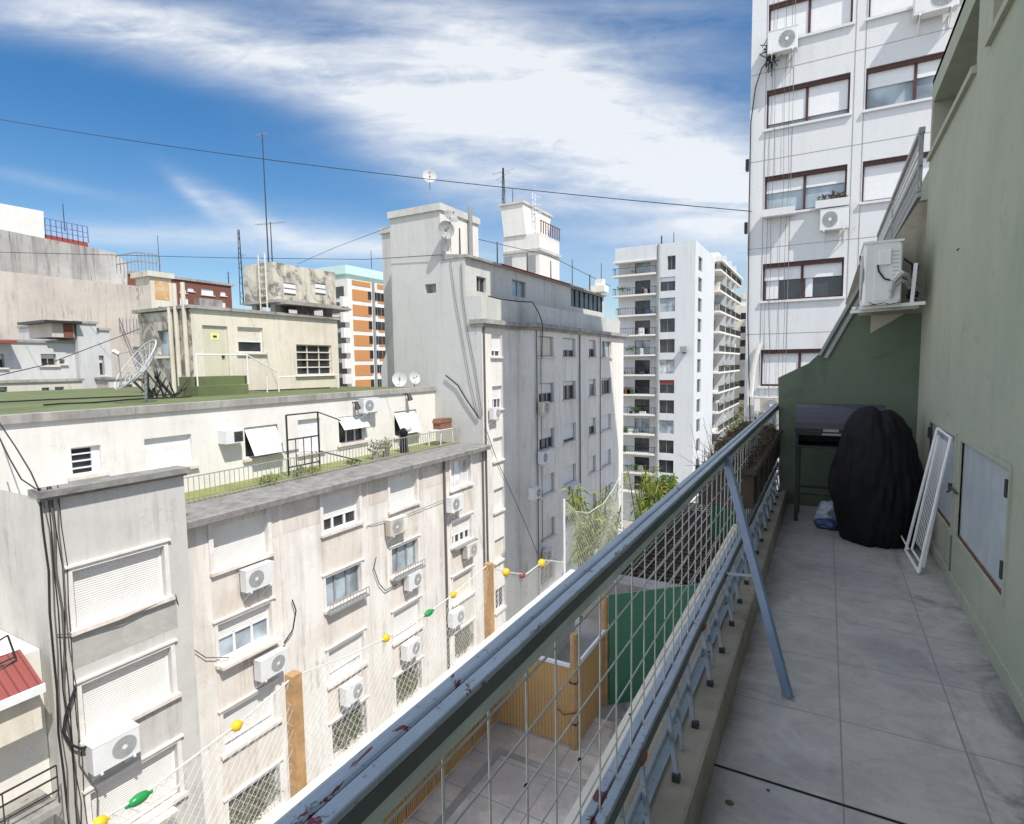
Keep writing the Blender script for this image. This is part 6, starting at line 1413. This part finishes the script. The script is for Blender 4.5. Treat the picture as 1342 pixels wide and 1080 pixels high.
antenna(85, 303, 266, 30, 'thin aerial above the red wall stub at far left', (), .05); antenna(210, 365, 308, 40, 'thin aerial behind the wire cage of the lift house', (), .04); antenna(97, 440, 378, 24, 'thin aerial on the low grey house', (), .04)
# orange and white block
XO = -50.; yo = 1.005*50; FO = Face('X', XO); FOy = Face('Y', yo)
T = thing('apartment_block', (XO-8, yo+8, -22), 'orange and white striped apartment block with small balconies in the distance', 'building')
zt0 = P(462, 366, X=XO).z; ye = P(512, 380, X=XO).y+6
m = MB(); m.box(XO-11, XO, yo, ye, -22, zt0); m.build('wall', 'white_wall', T)
zb = [P(462, 380+y/6.75-40+0, X=XO).z for y in (263, 400, 535, 670, 805, 935)]; stO = (P(462, 379, X=XO).z-P(462, 340+935/6.75, X=XO).z)/5.0
ztop = P(462, 340+263/6.75, X=XO).z; stO = (ztop-P(462, 340+935/6.75, X=XO).z)/5
ya1, ya2 = P(462, 400, X=XO).y, P(486, 400, X=XO).y; yc1, yc2 = P(495, 400, X=XO).y, P(500, 400, X=XO).y
for i in range(-1, 8):
    z1 = ztop-i*stO; z0 = z1-stO*.72
    if i == -1: z1 = zt0-.1
    FO.bx(MB(), ya1, ya2, z0, z1, 0, .05).build('orange_panel', 'orange', T); FO.bx(MB(), yc1, yc2+.6, z0, z1-.0, 0, .05).build('orange_panel', 'orange', T)
    if i >= 0:
        for px in (484, 491, 496, 501):
            u, _ = FO.uv(px, 400); FO.bx(MB(), u-.25, u+.35, z1-1.0, z1+.0, .05, .09).build('window', 'glass_dark', T)
        b = MB(); FOy.bx(b, P(447, 400, Y=yo-1).x+.5, XO-.1, z0-.9, z0+.25, .05, 1.2); b = b.build('balcony', 'white_wall', T)
        FOy.bx(MB(), P(441, 400, Y=yo).x-1.5, XO-.6, z0+.3, z1+.3, .0, .06).build('balcony_door', 'glass_dark', b)
FO.bx(MB(), P(488, 400, X=XO).y, P(490, 400, X=XO).y, -22, zt0, .05, .2).build('mast_strip', 'grey_metal', T)
zc0 = zt0; zc1 = P(470, 347, X=XO).z
m = MB(); m.box(XO-11, XO-1.2, yo+1, ye, zc0, zc1-1.2); m.build('top_storey', 'mint', T); m = MB(); m.box(XO-12, XO-.4, yo+.2, ye, zc1-1.2, zc1-.2); m.build('top_coping', 'mint', T)
antenna(487, 352, 328, 56, 'thin aerial on the striped orange block', (), .05)

# ================================================================== cables across the sky
cable('sky_cable', [P(-60, 146, Y=12), P(985, 277, Y=YT-.05)], .014, 'cable', 'long black cable crossing the whole sky to the near tower', seg=24, sag=.35)
cable('sky_cable', [P(-60, 329, Y=14), P(300, 338, Y=22), P(480, 340, Y=YC-.1), P(577, 334, Y=YC-.1)], .016, 'cable', 'lower black cable running past the roofs to the tank tower')
cable('sky_cable', [P(390, 346, Y=27), P(440, 324, Y=26), P(512, 297, Y=YC)], .013, 'cable', 'short rising cable between the stained water tank and the tank tower')
cable('sky_cable', [P(0, 492, X=-20), P(60, 478, X=-21), P(183, 431, X=-24)], .014, 'cable', 'thin cable rising from the left edge to the blackened wall', sag=0)
cable('sky_cable', [P(620, 312, Y=30), P(720, 335, Y=36), P(800, 375, Y=44)], .02, 'cable', 'short sagging cable behind the roof poles of the grey block')
cable('wall_cable', [P(-5, 565, X=-17), P(12, 600, X=-16), P(28, 628, X=-15.2), P(46, 640, X=XS+.1)], .016, 'cable', 'left grey cable dropping from the white wall to the corner bundle')
cable('wall_cable', [P(-5, 548, X=-17.5), P(20, 585, X=-16.5), P(40, 618, X=-15.2), P(50, 640, X=XS+.1)], .016, 'cable', 'right grey cable dropping from the white wall to the corner bundle')
# hide-free finish: an unused prototype is removed
if not AC_used[0]:
    for o in list(AC0.children): bpy.data.objects.remove(o)
    bpy.data.objects.remove(AC0)
